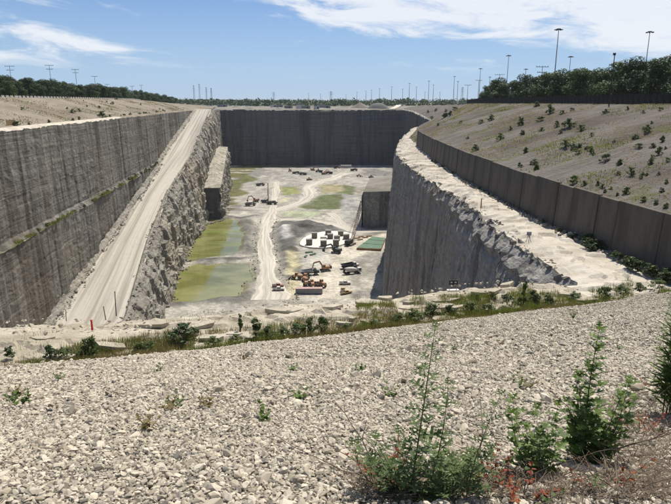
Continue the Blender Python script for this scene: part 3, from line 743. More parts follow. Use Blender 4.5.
Zf = np.where(rd < 2.5, np.minimum(Zf, .04), Zf); Zf = np.where(yard_m, np.clip(Zf, .0, .12), Zf)
Zf += .9 * (1 - sstep(np.abs(rd - 3.5), 0, 2.0)) * np.clip(n_b + .15, 0, 1) * (~yard_m) * (~pond)
Zf = np.where(in_poly(X, Y, poly_px([(296, 252), (296, 228), (356, 228), (388, 234), (388, 254), (340, 256)])), np.clip(Zf, 0, .06), Zf)
def blur(A, k):
    for _ in range(k):
        B = np.concatenate([A[:1], A, A[-1:]], 0); A = (B[:-2] + 2 * B[1:-1] + B[2:]) / 4
        B = np.concatenate([A[:, :1], A, A[:, -1:]], 1); A = (B[:, :-2] + 2 * B[:, 1:-1] + B[:, 2:]) / 4
    return A
col = blur(col, 2); Zf = blur(Zf, 2)
hf = fbm(X * .22, Y * .16, 91, 4); col *= (1 + .5 * np.clip(hf, -.6, .5))[..., None]
Zf += np.where(pond | yard_m | (rd < 3), 0, .5 * np.clip(hf, 0, 1))
grid_mesh('pit_floor', np.stack([X, Y, Zf], -1), MAT['floor'], col=col, smooth=True)
xs = np.linspace(-118, -40, 40); ys = np.linspace(215, 470, 90); X, Y = np.meshgrid(xs, ys, indexing='ij')
grid_mesh('pond_water', np.stack([X, Y, -.32 + 0 * X], -1), MAT['water'])
for i, (P, w_) in enumerate(ROADS_W):
    L = np.concatenate([P, np.array(w_)[:, None]], 1); Lr, s = resample(L, 2.0); 
    for _ in range(6): Lr[1:-1] = (Lr[:-2] + 2 * Lr[1:-1] + Lr[2:]) / 4
    nr = normals2(Lr); v = np.linspace(-1, 1, 7)[None, :]
    wv = v * Lr[:, 2:3] * (.92 + .55 * fbm(s[:, None] * .11, np.sign(v) * 9 + i * 7, 1, 4))
    PX = Lr[:, None, 0] + nr[:, None, 0] * wv; PY = Lr[:, None, 1] + nr[:, None, 1] * wv
    grid_mesh('floor_road', np.stack([PX, PY, .085 + .006 * i - .05 * np.abs(v) ** 4 + 0 * PX], -1), MAT['floor_road'], uv=np.stack([np.repeat(v * .5 + .5, len(s), 0), np.repeat(s[:, None] * .05, 7, 1)], -1))

# ------------------------------------------------------------------ plateau to the horizon
inner_loop = [(-72, -13, 83.2), (-90, 30, 86), (LW(30) - 45, 30, 87.0), (LW(520) - 45, 520, 87), (LW(760) - 45, 760, 82.3), (-231, 925, 79.2), (0, 926, 78.6), (134, 926, 78.7), (127.5, 834, 80), (111.5, 520, 83), (91.5, 420, 83.5),
              (79.5, 330, 84.3), (79.5, 120, 84.4), (79.5, 0, 84.5), (95, -13, 83.4), (0, -13.5, 83.3)]
Lp, s = resample(inner_loop + [inner_loop[0]], 12); Lp = Lp[:-1]
rr = np.concatenate([np.linspace(0, 60, 8), np.geomspace(90, 16000, 34)])
ctr = np.array([0, 420.0]); dv = Lp[:, :2] - ctr; dv /= np.linalg.norm(dv, axis=1, keepdims=True)
PX = Lp[:, None, 0] + dv[:, None, 0] * rr; PY = Lp[:, None, 1] + dv[:, None, 1] * rr
PZ = Lp[:, None, 2] + (80.5 - Lp[:, None, 2]) * sstep(rr, 80, 900)[None, :] + .8 * fbm(PX * .01, PY * .01, 3, 3) * sstep(rr, 5, 80)[None, :]
grid_mesh('ground', np.stack([PX, PY, PZ], -1), MAT['plain_ground'], wrap=True, flip=False)
# low wooded ridge on the skyline
xs = np.linspace(-5200, 2600, 120); v = np.linspace(-1, 1, 12)[None, :]
hh = (40 + 18 * fbm(xs * .0012, xs * 0, 3, 4))[:, None] * np.interp(xs, [-5200, -3600, -1500, 0, 2600], [.6, 1.15, .9, .35, .2])[:, None]
PX = np.repeat(xs[:, None], 12, 1); PY = 6500 + v * 700 + 0 * PX; PZ = 80 + hh * np.clip(np.cos(v * math.pi / 2), 0, 1)
grid_mesh('wooded_ridge', np.stack([PX, PY, PZ], -1), plain('ridge_woodland', (.05, .075, .03), .95, .1, .4, .02), flip=True)

# ------------------------------------------------------------------ gravel stones
def hull_mesh(name, seed, flat=.5, n=20):
    r = random.Random(seed); bm = bmesh.new()
    sx, sy, sz = r.uniform(.8, 1.25), r.uniform(.6, .95), r.uniform(flat - .12, flat + .15)
    for _ in range(n):
        v = Vector((r.gauss(0, 1), r.gauss(0, 1), r.gauss(0, 1))).normalized() * r.uniform(.82, 1.05)
        bm.verts.new((v.x * sx, v.y * sy, v.z * sz))
    res = bmesh.ops.convex_hull(bm, input=bm.verts[:])
    bmesh.ops.delete(bm, geom=[g for g in res['geom_interior'] if isinstance(g, bmesh.types.BMVert)], context='VERTS')
    bmesh.ops.recalc_face_normals(bm, faces=bm.faces)
    me = bpy.data.meshes.new(name); bm.to_mesh(me); bm.free(); return me
stone_meshes = [hull_mesh('stone', 100 + i) for i in range(12)]
def on_gravel_many(px, py):
    px, py = np.asarray(px, float), np.asarray(py, float); v = 252 - py
    D = np.stack([px - 335.5, FPX * math.cos(PITCH) + v * math.sin(PITCH), -FPX * math.sin(PITCH) + v * math.cos(PITCH)], -1)
    lo, hi = np.zeros(len(px)), np.full(len(px), .25)
    for _ in range(26):
        mid = (lo + hi) / 2; p = D * mid[:, None]; up = EYE + p[:, 2] > gz(p[:, 0], p[:, 1]); lo = np.where(up, mid, lo); hi = np.where(up, hi, mid)
    p = D * hi[:, None]; p[:, 2] += EYE; return p
def on_gravel(px, py): return Vector(on_gravel_many([px], [py])[0])
stones = []
taken = []
while len(stones) < 300:
    px, py = random.uniform(0, 671), random.uniform(430, 503)
    p = on_gravel(px, py); r = random.choice([.028, .031, .034, .036, .04, .045, .055]) * random.uniform(.9, 1.1)
    if any((p.x - q[0]) ** 2 + (p.y - q[1]) ** 2 < (1.0 * (r + q[2])) ** 2 for q in taken): continue
    taken.append((p.x, p.y, r))
    o = link('stone', stone_meshes[len(stones) % 12], MAT['stone'], gravel_slope)
    o.location = (p.x, p.y, p.z + r * .38); o.scale = (r, r, r); o.rotation_euler = (random.gauss(0, .3) - .35, random.gauss(0, .3), random.uniform(0, 6.3))
    stones.append(o)
def zone(y0, y1, sp, half):
    ys = np.arange(y0, y1, sp); pts = []
    for y in ys:
        h = half(y); xs = np.arange(-h, h, sp); pts.append(np.stack([xs, np.full_like(xs, y)], -1))
    P = np.concatenate(pts); return P + rng.uniform(-.55, .55, P.shape) * sp
zs = [(zone(2.2, 8.5, .039, lambda y: .66 * y + 1.6), .0215), (zone(8.5, 20, .058, lambda y: .64 * y + 1.5), .030), (zone(20, 60, .118, lambda y: .62 * y + 2), .047)]
PP = []; SS = []
for P, r in zs:
    P = P[P[:, 1] < toe(P[:, 0]) + .6]
    # thin the stones where earth and small plants show through
    keep = (fbm(P[:, 0] * .35, P[:, 1] * .35, 77, 4) > -.62) | (rng.random(len(P)) < .35)
    P = P[keep]; PP.append(P); SS.append(r * np.exp(rng.normal(0, .42, len(P))))
P = np.concatenate(PP); S = np.concatenate(SS)
tk = np.array(taken)
near = P[:, 1] < 11
idx = np.nonzero(near)[0]; d2 = (P[idx, None, 0] - tk[None, :, 0]) ** 2 + (P[idx, None, 1] - tk[None, :, 1]) ** 2
bad = np.zeros(len(P), bool); bad[idx] = (d2 < (tk[None, :, 2] * .75) ** 2).any(1); P, S = P[~bad], S[~bad]
me = bpy.data.meshes.new('loose_gravel'); me.vertices.add(len(P))
me.vertices.foreach_set('co', np.stack([P[:, 0], P[:, 1], gz(P[:, 0], P[:, 1]) + S * (.15 + .35 * rng.random(len(P)))], -1).astype(np.float32).reshape(-1))
a = me.attributes.new('size', 'FLOAT', 'POINT'); a.data.foreach_set('value', S.astype(np.float32))
a = me.attributes.new('turn', 'FLOAT_VECTOR', 'POINT'); a.data.foreach_set('vector', np.stack([rng.normal(-.35, .45, len(P)), rng.normal(0, .45, len(P)), rng.uniform(0, 6.28, len(P))], -1).astype(np.float32).reshape(-1))
a = me.attributes.new('pick', 'INT', 'POINT'); a.data.foreach_set('value', rng.integers(0, 8, len(P)).astype(np.int32))
loose = link('loose_gravel', me, MAT['stone'], gravel_slope); loose['kind'] = 'stuff'
ng = bpy.data.node_groups.new('scatter_stones', 'GeometryNodeTree')
ng.interface.new_socket('Geometry', in_out='INPUT', socket_type='NodeSocketGeometry'); ng.interface.new_socket('Geometry', in_out='OUTPUT', socket_type='NodeSocketGeometry')
g = NT(ng); gi = g.n('NodeGroupInput'); go = g.n('NodeGroupOutput'); iop = g.n('GeometryNodeInstanceOnPoints'); jn = g.n('GeometryNodeGeometryToInstance')
for o in stones[:8]:
    oi = g.n('GeometryNodeObjectInfo'); oi.inputs['Object'].default_value = o; oi.inputs['As Instance'].default_value = False; oi.transform_space = 'ORIGINAL'
    g.ln(oi.outputs['Geometry'], jn.inputs[0])
def attr(name, typ):
    n = g.n('GeometryNodeInputNamedAttribute', data_type=typ); n.inputs['Name'].default_value = name; return n.outputs['Attribute']
g.ln(gi.outputs[0], iop.inputs['Points']); g.ln(jn.outputs[0], iop.inputs['Instance']); iop.inputs['Pick Instance'].default_value = True
g.ln(attr('pick', 'INT'), iop.inputs['Instance Index']); g.ln(attr('turn', 'FLOAT_VECTOR'), iop.inputs['Rotation']); g.ln(attr('size', 'FLOAT'), iop.inputs['Scale'])
g.ln(iop.outputs[0], go.inputs[0])
md = loose.modifiers.new('scatter', 'NODES'); md.node_group = ng

# broken rock strewn along the rims and the ramp
def rubble(name, pts, rads, mat, parent=None, seed=0):
    hulls = [hull_mesh('rub', 400 + seed * 10 + i, .65, 11) for i in range(5)]
    V = []; F = []; k = 0; r_ = random.Random(seed)
    for p, r in zip(pts, rads):
        h = r_.choice(hulls); m = Matrix.Rotation(r_.uniform(0, 6.3), 3, 'Z') @ Matrix.Rotation(r_.gauss(0, .3), 3, 'X')
        for v in h.vertices: V.append(m @ (v.co * r) + Vector(p))
        for f in h.polygons: F.append([i + k for i in f.vertices])
        k += len(h.vertices)
    for h in hulls: bpy.data.meshes.remove(h)
    me = bpy.data.meshes.new(name); me.from_pydata(V, [], F); me.update()
    o = link(name, me, mat, parent); o['kind'] = 'stuff'; return o
pts, rads = [], []
for i in range(1500):
    y = random.uniform(110, 560); r = abs(random.gauss(0, .35)) + .18
    if random.random() < .68: x = ramp_edge(y) + random.gauss(.2, .9); z = float(ramp_z(y)) + random.uniform(.2, .9)
    else: x = (LW(y) + (4.5 if ramp_z(y) < 45 else .8)) + abs(random.gauss(.8, 1.0)); z = float(ramp_z(y)) + .5
    pts.append((x, y, z)); rads.append(r)
rubble('ramp_boulders', pts, rads, MAT['spur_rock'], seed=1)
pts, rads = [], []
for i in range(420):
    k = int(random.triangular(2, 300, 30)); p = RL[k]; r = abs(random.gauss(0, .45)) + .15; d = abs(random.gauss(0, .9))
    pts.append((p[0] + d - .3, p[1] + random.uniform(-.4, .4), p[2] - r * .35)); rads.append(r)
for i in range(500):
    y = random.uniform(64, 150); x = float(inner_x(y)) - abs(random.gauss(.6, .7)); pts.append((x, y, LEDGE + .1)); rads.append(random.uniform(.12, .4))
rubble('ledge_rubble', pts, rads, MAT['spur_rock'], seed=2)
pts, rads = [], []
for i in range(380):
    k = random.randint(60, len(NL) - 2); p = NL[k]; d = abs(random.gauss(0, 2.2)); r = abs(random.gauss(0, .12)) + .06
    pts.append((p[0] + random.uniform(-.3, .3), p[1] - d, LEDGE + .05 - .2 * (d < .5))); rads.append(r)
rubble('near_ledge_rubble', pts, rads, MAT['near_ledge_rock'], seed=3)
pts, rads = [], []
for i in range(700):
    y = random.uniform(240, 470); bx = float(np.interp(y, [244, 258, 279, 303, 340, 402, 424, 470], [-73.5, -79, -81, -82, -90, -96, -84, -88]))
    pts.append((bx + abs(random.gauss(0, 1.6)) - .5, y, random.uniform(-.4, .3))); rads.append(abs(random.gauss(0, .5)) + .25)
for i in range(350):
    P_, w_ = ROADS_W[0]; k = random.randint(0, 6); t = random.random(); c = P_[k] * (1 - t) + P_[k + 1] * t
    pts.append((c[0] + random.choice((-1, 1)) * (w_[k] + abs(random.gauss(1.5, 1.5))), c[1], .2)); rads.append(abs(random.gauss(0, .3)) + .15)
rubble('floor_boulders', pts, rads, MAT['spur_rock'], seed=4)

# ------------------------------------------------------------------ foliage builders
def leaf_cards(centres, radii, n_per, size, seed, up=.35, shell=.55):
    """small leaf-spray faces spread through clumps; returns (k,4,3)"""
    r = np.random.default_rng(seed); out = []
    for c, rad in zip(centres, radii):
        n = int(n_per * (rad / np.mean(radii)) ** 2)
        d = r.normal(size=(n, 3)); d /= np.linalg.norm(d, axis=1, keepdims=True)
        p = np.array(c) + d * rad * (shell + (1.08 - shell) * r.random((n, 1)) ** .6) * np.array([1, 1, .8])
        nr = d + r.normal(0, .6, (n, 3)) + np.array([0, 0, up]); nr /= np.linalg.norm(nr, axis=1, keepdims=True)
        a = np.cross(nr, r.normal(size=(n, 3))); a /= np.linalg.norm(a, axis=1, keepdims=True) + 1e-9; b = np.cross(nr, a)
        s = size * np.exp(r.normal(0, .3, (n, 1)))
        out.append(np.stack([p - a * s, p - b * s * .55, p + a * s, p + b * s * .55], 1))
    return np.concatenate(out)
def tree_meshes(seed, h=10.0, w=4.5):
    r = random.Random(seed); cs, rs = [], []
    k = r.randint(12, 17)
    for i in range(k):
        a = r.uniform(0, 6.28); q = r.uniform(0, 1); zz = h * (.14 + .78 * q); rr = w * math.sqrt(r.random()) * (1.05 - .75 * max(0, q - .35)) * .72
        cs.append((math.cos(a) * rr, math.sin(a) * rr, zz)); rs.append(r.uniform(1.1, 2.0) * h / 10)
    cr = quads_mesh('crown', leaf_cards(cs, rs, 250, .20 * h / 10, seed))
    mb = MB(); mb.path([(0, 0, -.5), (.1, 0, h * .2), (-.05, .1, h * .45), (.1, 0, h * .72)], [h * .028, h * .022, h * .016, h * .006])
    for c in cs[:7]:
        z0 = c[2] * .55; mb.path([(0, .02, z0), (c[0] * .5, c[1] * .5, z0 + (c[2] - z0) * .6), c], [h * .011, h * .008, h * .003], 5)
    return mb.mesh('trunk', smooth=True), cr
TREES = [tree_meshes(50 + i, 10, random.uniform(3.6, 5.2)) for i in range(7)]
def tree(name, loc, h, label, group, k=None, leaf=MAT['tree_leaf'], wide=1.0):
    tr, cr = TREES[random.randrange(7) if k is None else k]
    e = thing(name, label, 'tree', loc, random.uniform(0, 6.3), group); s = h / 10; e.scale = (s * wide, s * wide, s)
    link('trunk', tr, MAT['bark'], e); link('crown', cr, leaf, e); return e
def shrub_mesh(seed, h=1.0, w=.6, n=17, per=42, size=.05):
    r = random.Random(seed); cs, rs = [], []
    for i in range(n):
        a = r.uniform(0, 6.28); q = r.random(); rr = w * math.sqrt(r.random()) * (1 - .55 * q)
        cs.append((math.cos(a) * rr, math.sin(a) * rr, h * (.12 + .75 * q))); rs.append(r.uniform(.12, .24) * (w + .35))
    V = leaf_cards(cs, rs, per, size, seed, up=.5, shell=.2)
    sticks = []
    for c in cs:
        d = np.array([.012, .0, 0]); b = np.array([c[0] * .2, c[1] * .2, 0]); t = np.array(c)
        sticks.append([b - d, b + d, t + d * .5, t - d * .5])
    return quads_mesh('shrub', np.concatenate([V, np.array(sticks)]))
SHRUBS = [shrub_mesh(700 + i, 1.0, random.uniform(.35, .6)) for i in range(5)]
TALL = [shrub_mesh(740 + i, 1.0, random.uniform(.16, .24), 12, 30, .045) for i in range(3)]
def shrub(loc, h, w, label, group, leaf='shrub_leaf', name='shrub', tall=False, cat='shrub'):
    mkey = random.choice(TALL if tall else SHRUBS)
    key = (mkey.name, leaf)
    me = SHMAT.get(key)
    if me is None:
        me = mkey.copy(); me.materials.append(MAT[leaf]); SHMAT[key] = me
    o = bpy.data.objects.new(name, me); C.objects.link(o); o.location = loc; o.rotation_euler = (0, 0, random.uniform(0, 6.3)); o.scale = (w, w, h)
    return tag(o, label, cat, group)
SHMAT = {}

# trees: a belt behind the left bank, a wood behind the fence on the right
y = 205.0
while y < 800:
    for row in range(3 if y < 560 else 2):
        d = 50 + row * 11 + random.uniform(-3, 3); yy = y + random.uniform(-4, 4)
        x = LW(yy) - d; h = random.uniform(8.2, 12.2) * (1 if row else .9)
        tree('broadleaf_tree', (x, yy, float(np.interp(yy, [0, 520, 760, 900], [86.8, 86.8, 82.2, 80]))), h, ('tall dark' if h > 11 else 'dark' if h > 9.3 else 'low dark') + (' broadleaf tree in the front row behind the sandy bank' if row == 0 else ' broadleaf tree deeper in the belt behind the sandy bank'), 'trees behind the sandy bank', wide=random.uniform(1.15, 1.6))
    y += 7.6 + (y - 205) * .014
y = 96.0
while y < 432:
    for row in range(3):
        x = 88 + row * 12 + random.uniform(-3, 3) + max(0, y - 330) * .15; h = (random.uniform(9.5, 13.5) + row * 1.3) * float(np.interp(y, [96, 330, 432], [1, 1, .62]))
        tree('broadleaf_tree', (x, y + random.uniform(-4, 4), 84.0), h, ('tall dense' if h > 13 else 'dense' if h > 10.5 else 'low dense') + (' dark green tree right behind the slat fence' if row == 0 else ' dark green tree deep in the wood behind the fence'), 'trees behind the slat fence', wide=random.uniform(1.0, 1.4))
    y += 10.5
# far belt of woodland that reads as one mass
r = np.random.default_rng(5); cs, rs = [], []
for i in range(1500):
    x = r.uniform(-900, 1050); yy = r.uniform(1000, 1900) + abs(x) * .2
    if x < -380 and yy < 1100: continue
    cs.append((x, yy, 80.5 + r.uniform(1, 6.5))); rs.append(r.uniform(4, 8))
o = link('distant_woodland', quads_mesh('distant_woodland', leaf_cards(cs, rs, 22, 1.9, 9)), MAT['forest_leaf']); o['kind'] = 'stuff'
cs, rs = [], []
for i in range(420):      # scrub on the plateau beyond the far wall and the right bank
    x = r.uniform(-220, 260); yy = r.uniform(935, 1000); cs.append((x, yy, 80 + r.uniform(0, 1.5))); rs.append(r.uniform(1.5, 3.0))
o = link('far_scrub', quads_mesh('far_scrub', leaf_cards(cs, rs, 14, 1.0, 19)), MAT['forest_leaf']); o['kind'] = 'stuff'

# shrubs on the right slope
def on_right_slope(px, py):
    d = view_ray(px, py); lo, hi = 0.0, 1.4
    def above(t):
        p = d * t; yv = p[1]; a = float(inner_x(yv)) + .55; b = float(slope_top(yv)[0]); vv = (p[0] - a) / (b - a)
        if vv <= 0: return True
        return EYE + p[2] > right_slope_pt(min(vv, 1.0), yv).z
    ts = np.linspace(.05, 1.4, 130)
    for i, t in enumerate(ts):
        if not above(t): lo, hi = ts[max(i - 1, 0)], t; break
    else: return None
    for _ in range(18):
        m_ = (lo + hi) / 2
        if above(m_): lo = m_
        else: hi = m_
    p = d * hi; return Vector((p[0], p[1], EYE + p[2]))
SL = [(440 + x / 2.905, 10 + y_ / 2.905) for x, y_ in [(235, 335), (290, 325), (295, 352), (240, 362), (410, 350), (375, 340), (405, 400), (440, 415), (395, 410), (425, 405), (600, 350), (615, 330), (570, 375), (505, 385), (520, 450), (555, 480), (585, 490), (600, 480), (650, 380),
      (655, 405), (635, 420), (248, 415), (275, 450), (280, 465), (440, 368), (365, 395), (640, 295), (20, 310), (120, 330), (80, 375), (175, 378), (205, 350), (355, 305), (385, 296), (545, 292), (280, 285), (230, 455), (610, 445), (617, 430), (480, 300), (320, 300), (590, 300), (150, 320), (60, 330), (660, 440), (480, 440), (350, 360), (340, 340)]]
SL += [(471 + x / 3.355, 130 + y_ / 3.355) for x, y_ in [(182, 75), (212, 115), (218, 135), (365, 60), (360, 80), (400, 70), (410, 85), (345, 65), (500, 115), (495, 150), (540, 150), (575, 150), (605, 115), (655, 180), (640, 210), (545, 30), (590, 10), (520, 215), (490, 220), (450, 210), (425, 185), (380, 185),
      (345, 180), (580, 240), (620, 250), (655, 260), (170, 125), (15, 70), (315, 50), (370, 5), (560, 60), (610, 60), (640, 40), (630, 150), (470, 200), (440, 195)]]
SL += [(x, y_) for x, y_ in [(402, 128), (408, 124), (414, 120), (420, 117), (428, 113), (436, 111), (444, 118), (450, 116), (425, 122), (438, 126), (432, 119), (446, 112), (455, 111), (412, 127)]]
for i, (px, py) in enumerate(SL):
    p = on_right_slope(px, py)
    if p is None: continue
    dist = p.length / 581; big = random.uniform(3.5, 7) if i % 5 else random.uniform(7, 10)
    h = min(big * p.y / 590, 3.2); 
    lf = random.choice(['shrub_leaf', 'shrub_leaf', 'dark_shrub_leaf']); sz = 'tiny' if h < 1.2 else 'small' if h < 2.0 else 'larger'
    shrub(p - Vector((0, 0, .1)), h, h * random.uniform(.9, 1.5), f"{sz} {'light' if lf == 'shrub_leaf' else 'dark'} green shrub on the bare slope above the retaining wall", 'shrubs on the bare slope', lf)
for i in range(46):   # dark growth at the foot of the retaining wall
    y = 62 + 26 * random.random() ** 1.6 if i < 26 else random.uniform(85, 200)
    h = random.uniform(.8, 1.7) if y < 88 else random.uniform(.4, .9)
    shrub((float(inner_x(y)) - random.uniform(.5, 2.6 if y < 80 else 1.3), y, LEDGE - .1), h, h * random.uniform(1.1, 1.7), f"{'large' if h > 1.3 else 'small' if h > .7 else 'tiny'} dark green bush against the foot of the concrete retaining wall", 'bushes along the wall foot', 'dark_shrub_leaf', 'bush', cat='bush')
for i in range(40):   # left bank and rim
    y = random.uniform(172, 470); d = random.choice([4.8, random.uniform(6, 40)]); p = left_bank_pt(d, y); h = random.uniform(.8, 2.0)
    shrub(p - Vector((0, 0, .1)), h, h * random.uniform(1, 1.7), 'low scrubby bush on the sandy bank above the grey wall', 'bushes on the sandy bank', random.choice(['shrub_leaf', 'dark_shrub_leaf']), 'bush', cat='bush')
p = left_bank_pt(4.5, 287); shrub(p, 3.4, 4.2, 'large light green bush at the rim above the grey left wall', None, 'shrub_leaf', 'bush', cat='bush')
for i in range(60):   # bench half way down the left wall
    y = random.uniform(180, 385); y = y if i < 40 else random.uniform(300, 388); h = random.uniform(.6, 1.4) if i < 40 else random.uniform(1.2, 2.6)
    shrub((LW(y) + random.uniform(1.5, 3.2), y, 44.9), h, h * 1.4, 'green bush on the narrow bench half way down the grey wall', 'bushes on the wall bench', 'shrub_leaf', 'bush', cat='bush')

# ------------------------------------------------------------------ grass and weeds on the near ledge
def blades(P, H, W, seed, lean=.35):
    r = np.random.default_rng(seed); n = len(P); a = r.uniform(0, 6.28, n); q = r.uniform(0, 6.28, n)
    d = np.stack([np.cos(a), np.sin(a), 0 * a], -1) * (W / 2)[:, None]
    tip = P + np.stack([np.cos(q) * lean * H * r.random(n), np.sin(q) * lean * H * r.random(n), H], -1)
    return np.stack([P - d, P + d, tip], 1)
def band(n, x0, x1, d0, d1, seed, thr=-.1, h=(.25, .7), clump=.35):
    r = np.random.default_rng(seed); x = r.uniform(x0, x1, n); d = d0 + (d1 - d0) * r.random(n) ** 1.3
    k = fbm(x * clump, d * clump, seed, 3) > thr; x, d = x[k], d[k]
    y = toe(x) + d; z = LEDGE - .08 + ledge_h(x, y) * 1.0
    g_ = gz(x, y); z = np.where(d < .6, np.maximum(z, g_), z)
    H = r.uniform(h[0], h[1], len(x)) * (.6 + .5 * np.clip(fbm(x * clump, d * clump, seed, 3) + .5, 0, 1))
    return np.stack([x, y, z], -1), H
def grass_obj(name, bands, mat, seed, w=.045):
    V = []
    for i, b in enumerate(bands):
        P, H = band(*b[:5], seed + i, *b[5:]); V.append(blades(P, H, np.full(len(P), w), seed + i))
    o = link(name, quads_mesh(name, np.concatenate(V), 3), MAT[mat]); o['kind'] = 'stuff'
grass_obj('green_grass', [(17000, 2, 21, .2, 6.5, .02, (.25, .9)), (15000, -24, 4, -.2, 4.4, .05, (.25, .85)), (9000, 14, 36, -.1, 4.6, .0, (.25, .8)), (3000, -30, 26, 3, 9, .28, (.15, .45))], 'grass', 31)
grass_obj('dry_grass', [(26000, -22, 6, -.7, 5.0, -.12, (.2, .75)), (12000, 4, 24, -.7, 4.5, -.1, (.15, .55)), (9000, -30, -14, -.5, 2.6, -.1, (.15, .5))], 'dry_grass', 61, .04)
LB = 'leafy green bush on the weedy rock ledge at the bank toe'
def ledge_shrub(px, py, h, w, leaf='shrub_leaf', tall=False, label='small weedy bush on the rock ledge below the gravel bank', group='weedy bushes on the near ledge'):
    p = at(px, py, LEDGE)
    if group: label = f"{'dark' if leaf.startswith('dark') else 'light'} green {'tall' if h > 1.4 else 'low' if h < 1.0 else 'middling'} {'broad' if w > 1.55 else 'narrow'} bush on the ledge below the gravel"
    shrub((p.x, p.y, LEDGE - .1), h, w, label, group, leaf, 'bush', tall, 'bush')
ledge_shrub(182, 339, 1.7, 2.7, 'dark_shrub_leaf', label='broad round dark green bush on the ledge above the ramp foot', group=None)
ledge_shrub(256, 339, 2.3, 2.6, 'dark_shrub_leaf', True, label='upright dark green weed clump on the ledge above the green pond', group=None)
for a in [(9, 356, 1.0, 1.1), (52, 358, 1.3, 1.6), (66, 358, 1.1, 1.3), (92, 357, 1.8, 1.5), (88, 357, 1.2, 1.6), (140, 350, .9, 1.4), (150, 350, .8, 1.2), (212, 345, 1.0, 1.4), (235, 342, .9, 1.3), (268, 338, 1.2, 1.5), (285, 336, 1.0, 1.4), (297, 334, 1.3, 1.5), (310, 333, 1.6, 1.5),
          (322, 332, 1.8, 1.2), (345, 331, .9, 1.5), (375, 327, .9, 1.4), (398, 322, 1.0, 1.7), (415, 319, 1.2, 1.9), (432, 316, 1.3, 1.8), (450, 315, 1.2, 1.9), (470, 313, 1.2, 1.6), (488, 312, .9, 1.3),
          (508, 304, 1.2, 1.4), (534, 302, 1.5, 1.8), (548, 303, 1.2, 1.5), (575, 299, .9, 1.5), (604, 299, 1.5, 1.7), (622, 292, .9, 1.6), (640, 291, 1.1, 1.8), (656, 288, 1.2, 1.6), (474, 299, .8, 1.2), (492, 298, .9, 1.1)]:
    ledge_shrub(*a, leaf=random.choice(['shrub_leaf', 'shrub_leaf', 'dark_shrub_leaf']))
ledge_shrub(523, 303, 2.7, 2.0, 'shrub_leaf', True, 'single tall slender weed rising from the ledge grass', None)
ledge_shrub(240, 331, 2.0, 1.5, 'shrub_leaf', True, 'thin pale upright weed beside the dark clump on the ledge', None)


# flat slabs of broken strata lying on the near ledge
near_ledge = bpy.data.objects['near_ledge']
def slab_mesh(seed):
    r = random.Random(seed); bm = bmesh.new()
    for i in range(6):
        a = i * 2 * math.pi / 6 + r.uniform(-.4, .4); q = r.uniform(.65, 1.3)
        for z in (-.28, .22): bm.verts.new((math.cos(a) * q * (1 + .06 * r.random()), math.sin(a) * q, z + r.uniform(-.03, .03)))
    bmesh.ops.convex_hull(bm, input=bm.verts[:]); bmesh.ops.recalc_face_normals(bm, faces=bm.faces)
    me = bpy.data.meshes.new('slab'); bm.to_mesh(me); bm.free(); return me
slab_meshes = [slab_mesh(900 + i) for i in range(6)]
for i in range(48):
    k = random.randint(70, len(NL) - 3); f = random.random() ** .8; p = NL[k]; x = p[0]; y = p[1] * (1 - f) + (float(toe(x)) + .8) * f; r_ = random.uniform(.5, 1.5) * (1.15 - .5 * f)
    o = link('slab', slab_meshes[i % 6], MAT['near_ledge_rock'], near_ledge); o.location = (x, y - .2, LEDGE - .02 + random.uniform(-.08, .10)); o.scale = (r_ * random.uniform(.8, 1.5), r_ * random.uniform(.4, .7), random.uniform(.5, .9))
    o.rotation_euler = (random.gauss(0, .06), random.gauss(0, .05), random.gauss(.12, .25))
# weeds and grass clumps strewn over the bare slopes
def slope_weeds(name, fn, n, u0, u1, y0, y1, mat, seed, thr, hmax):
    r = np.random.default_rng(seed)
    u = r.uniform(u0, u1, n); y = y0 + (y1 - y0) * r.random(n) ** 1.25; k = fbm(y * .09, u * (4 if u1 <= 1 else .12), seed, 4); m_ = k > thr
    P = fn(u[m_], y[m_]); H = r.uniform(.3, 1, len(P)) * hmax * (.5 + k[m_]); P[:, 2] -= .05
    o = link(name, quads_mesh(name, blades(P, H, .10 + .0009 * P[:, 1], seed, .9), 3), MAT[mat]); o['kind'] = 'stuff'
slope_weeds('slope_grass', right_slope_pts, 34000, .01, .97, 55, 330, 'grass', 401, .17, .6)
slope_weeds('slope_dry_weeds', right_slope_pts, 60000, .01, .99, 55, 400, 'dry_grass', 402, .0, .5)
slope_weeds('bank_weeds', left_bank_pts, 16000, 4.5, 40, 170, 620, 'grass', 403, .16, .6)
slope_weeds('bank_dry_weeds', left_bank_pts, 9000, 4.5, 42, 170, 560, 'dry_grass', 404, .1, .6)
r = np.random.default_rng(88); yb = r.uniform(150, 392, 9000); yb = yb[fbm(yb * .07, yb * 0, 5, 3) > .08]
Pb = np.stack([LW(yb) + r.uniform(.6, 3.6, len(yb)), yb, np.full(len(yb), 45.1)], -1)
o = link('bench_weeds', quads_mesh('bench_weeds', blades(Pb, r.uniform(.4, 1.1, len(yb)), np.full(len(yb), .18), 89, .8), 3), MAT['grass']); o['kind'] = 'stuff'
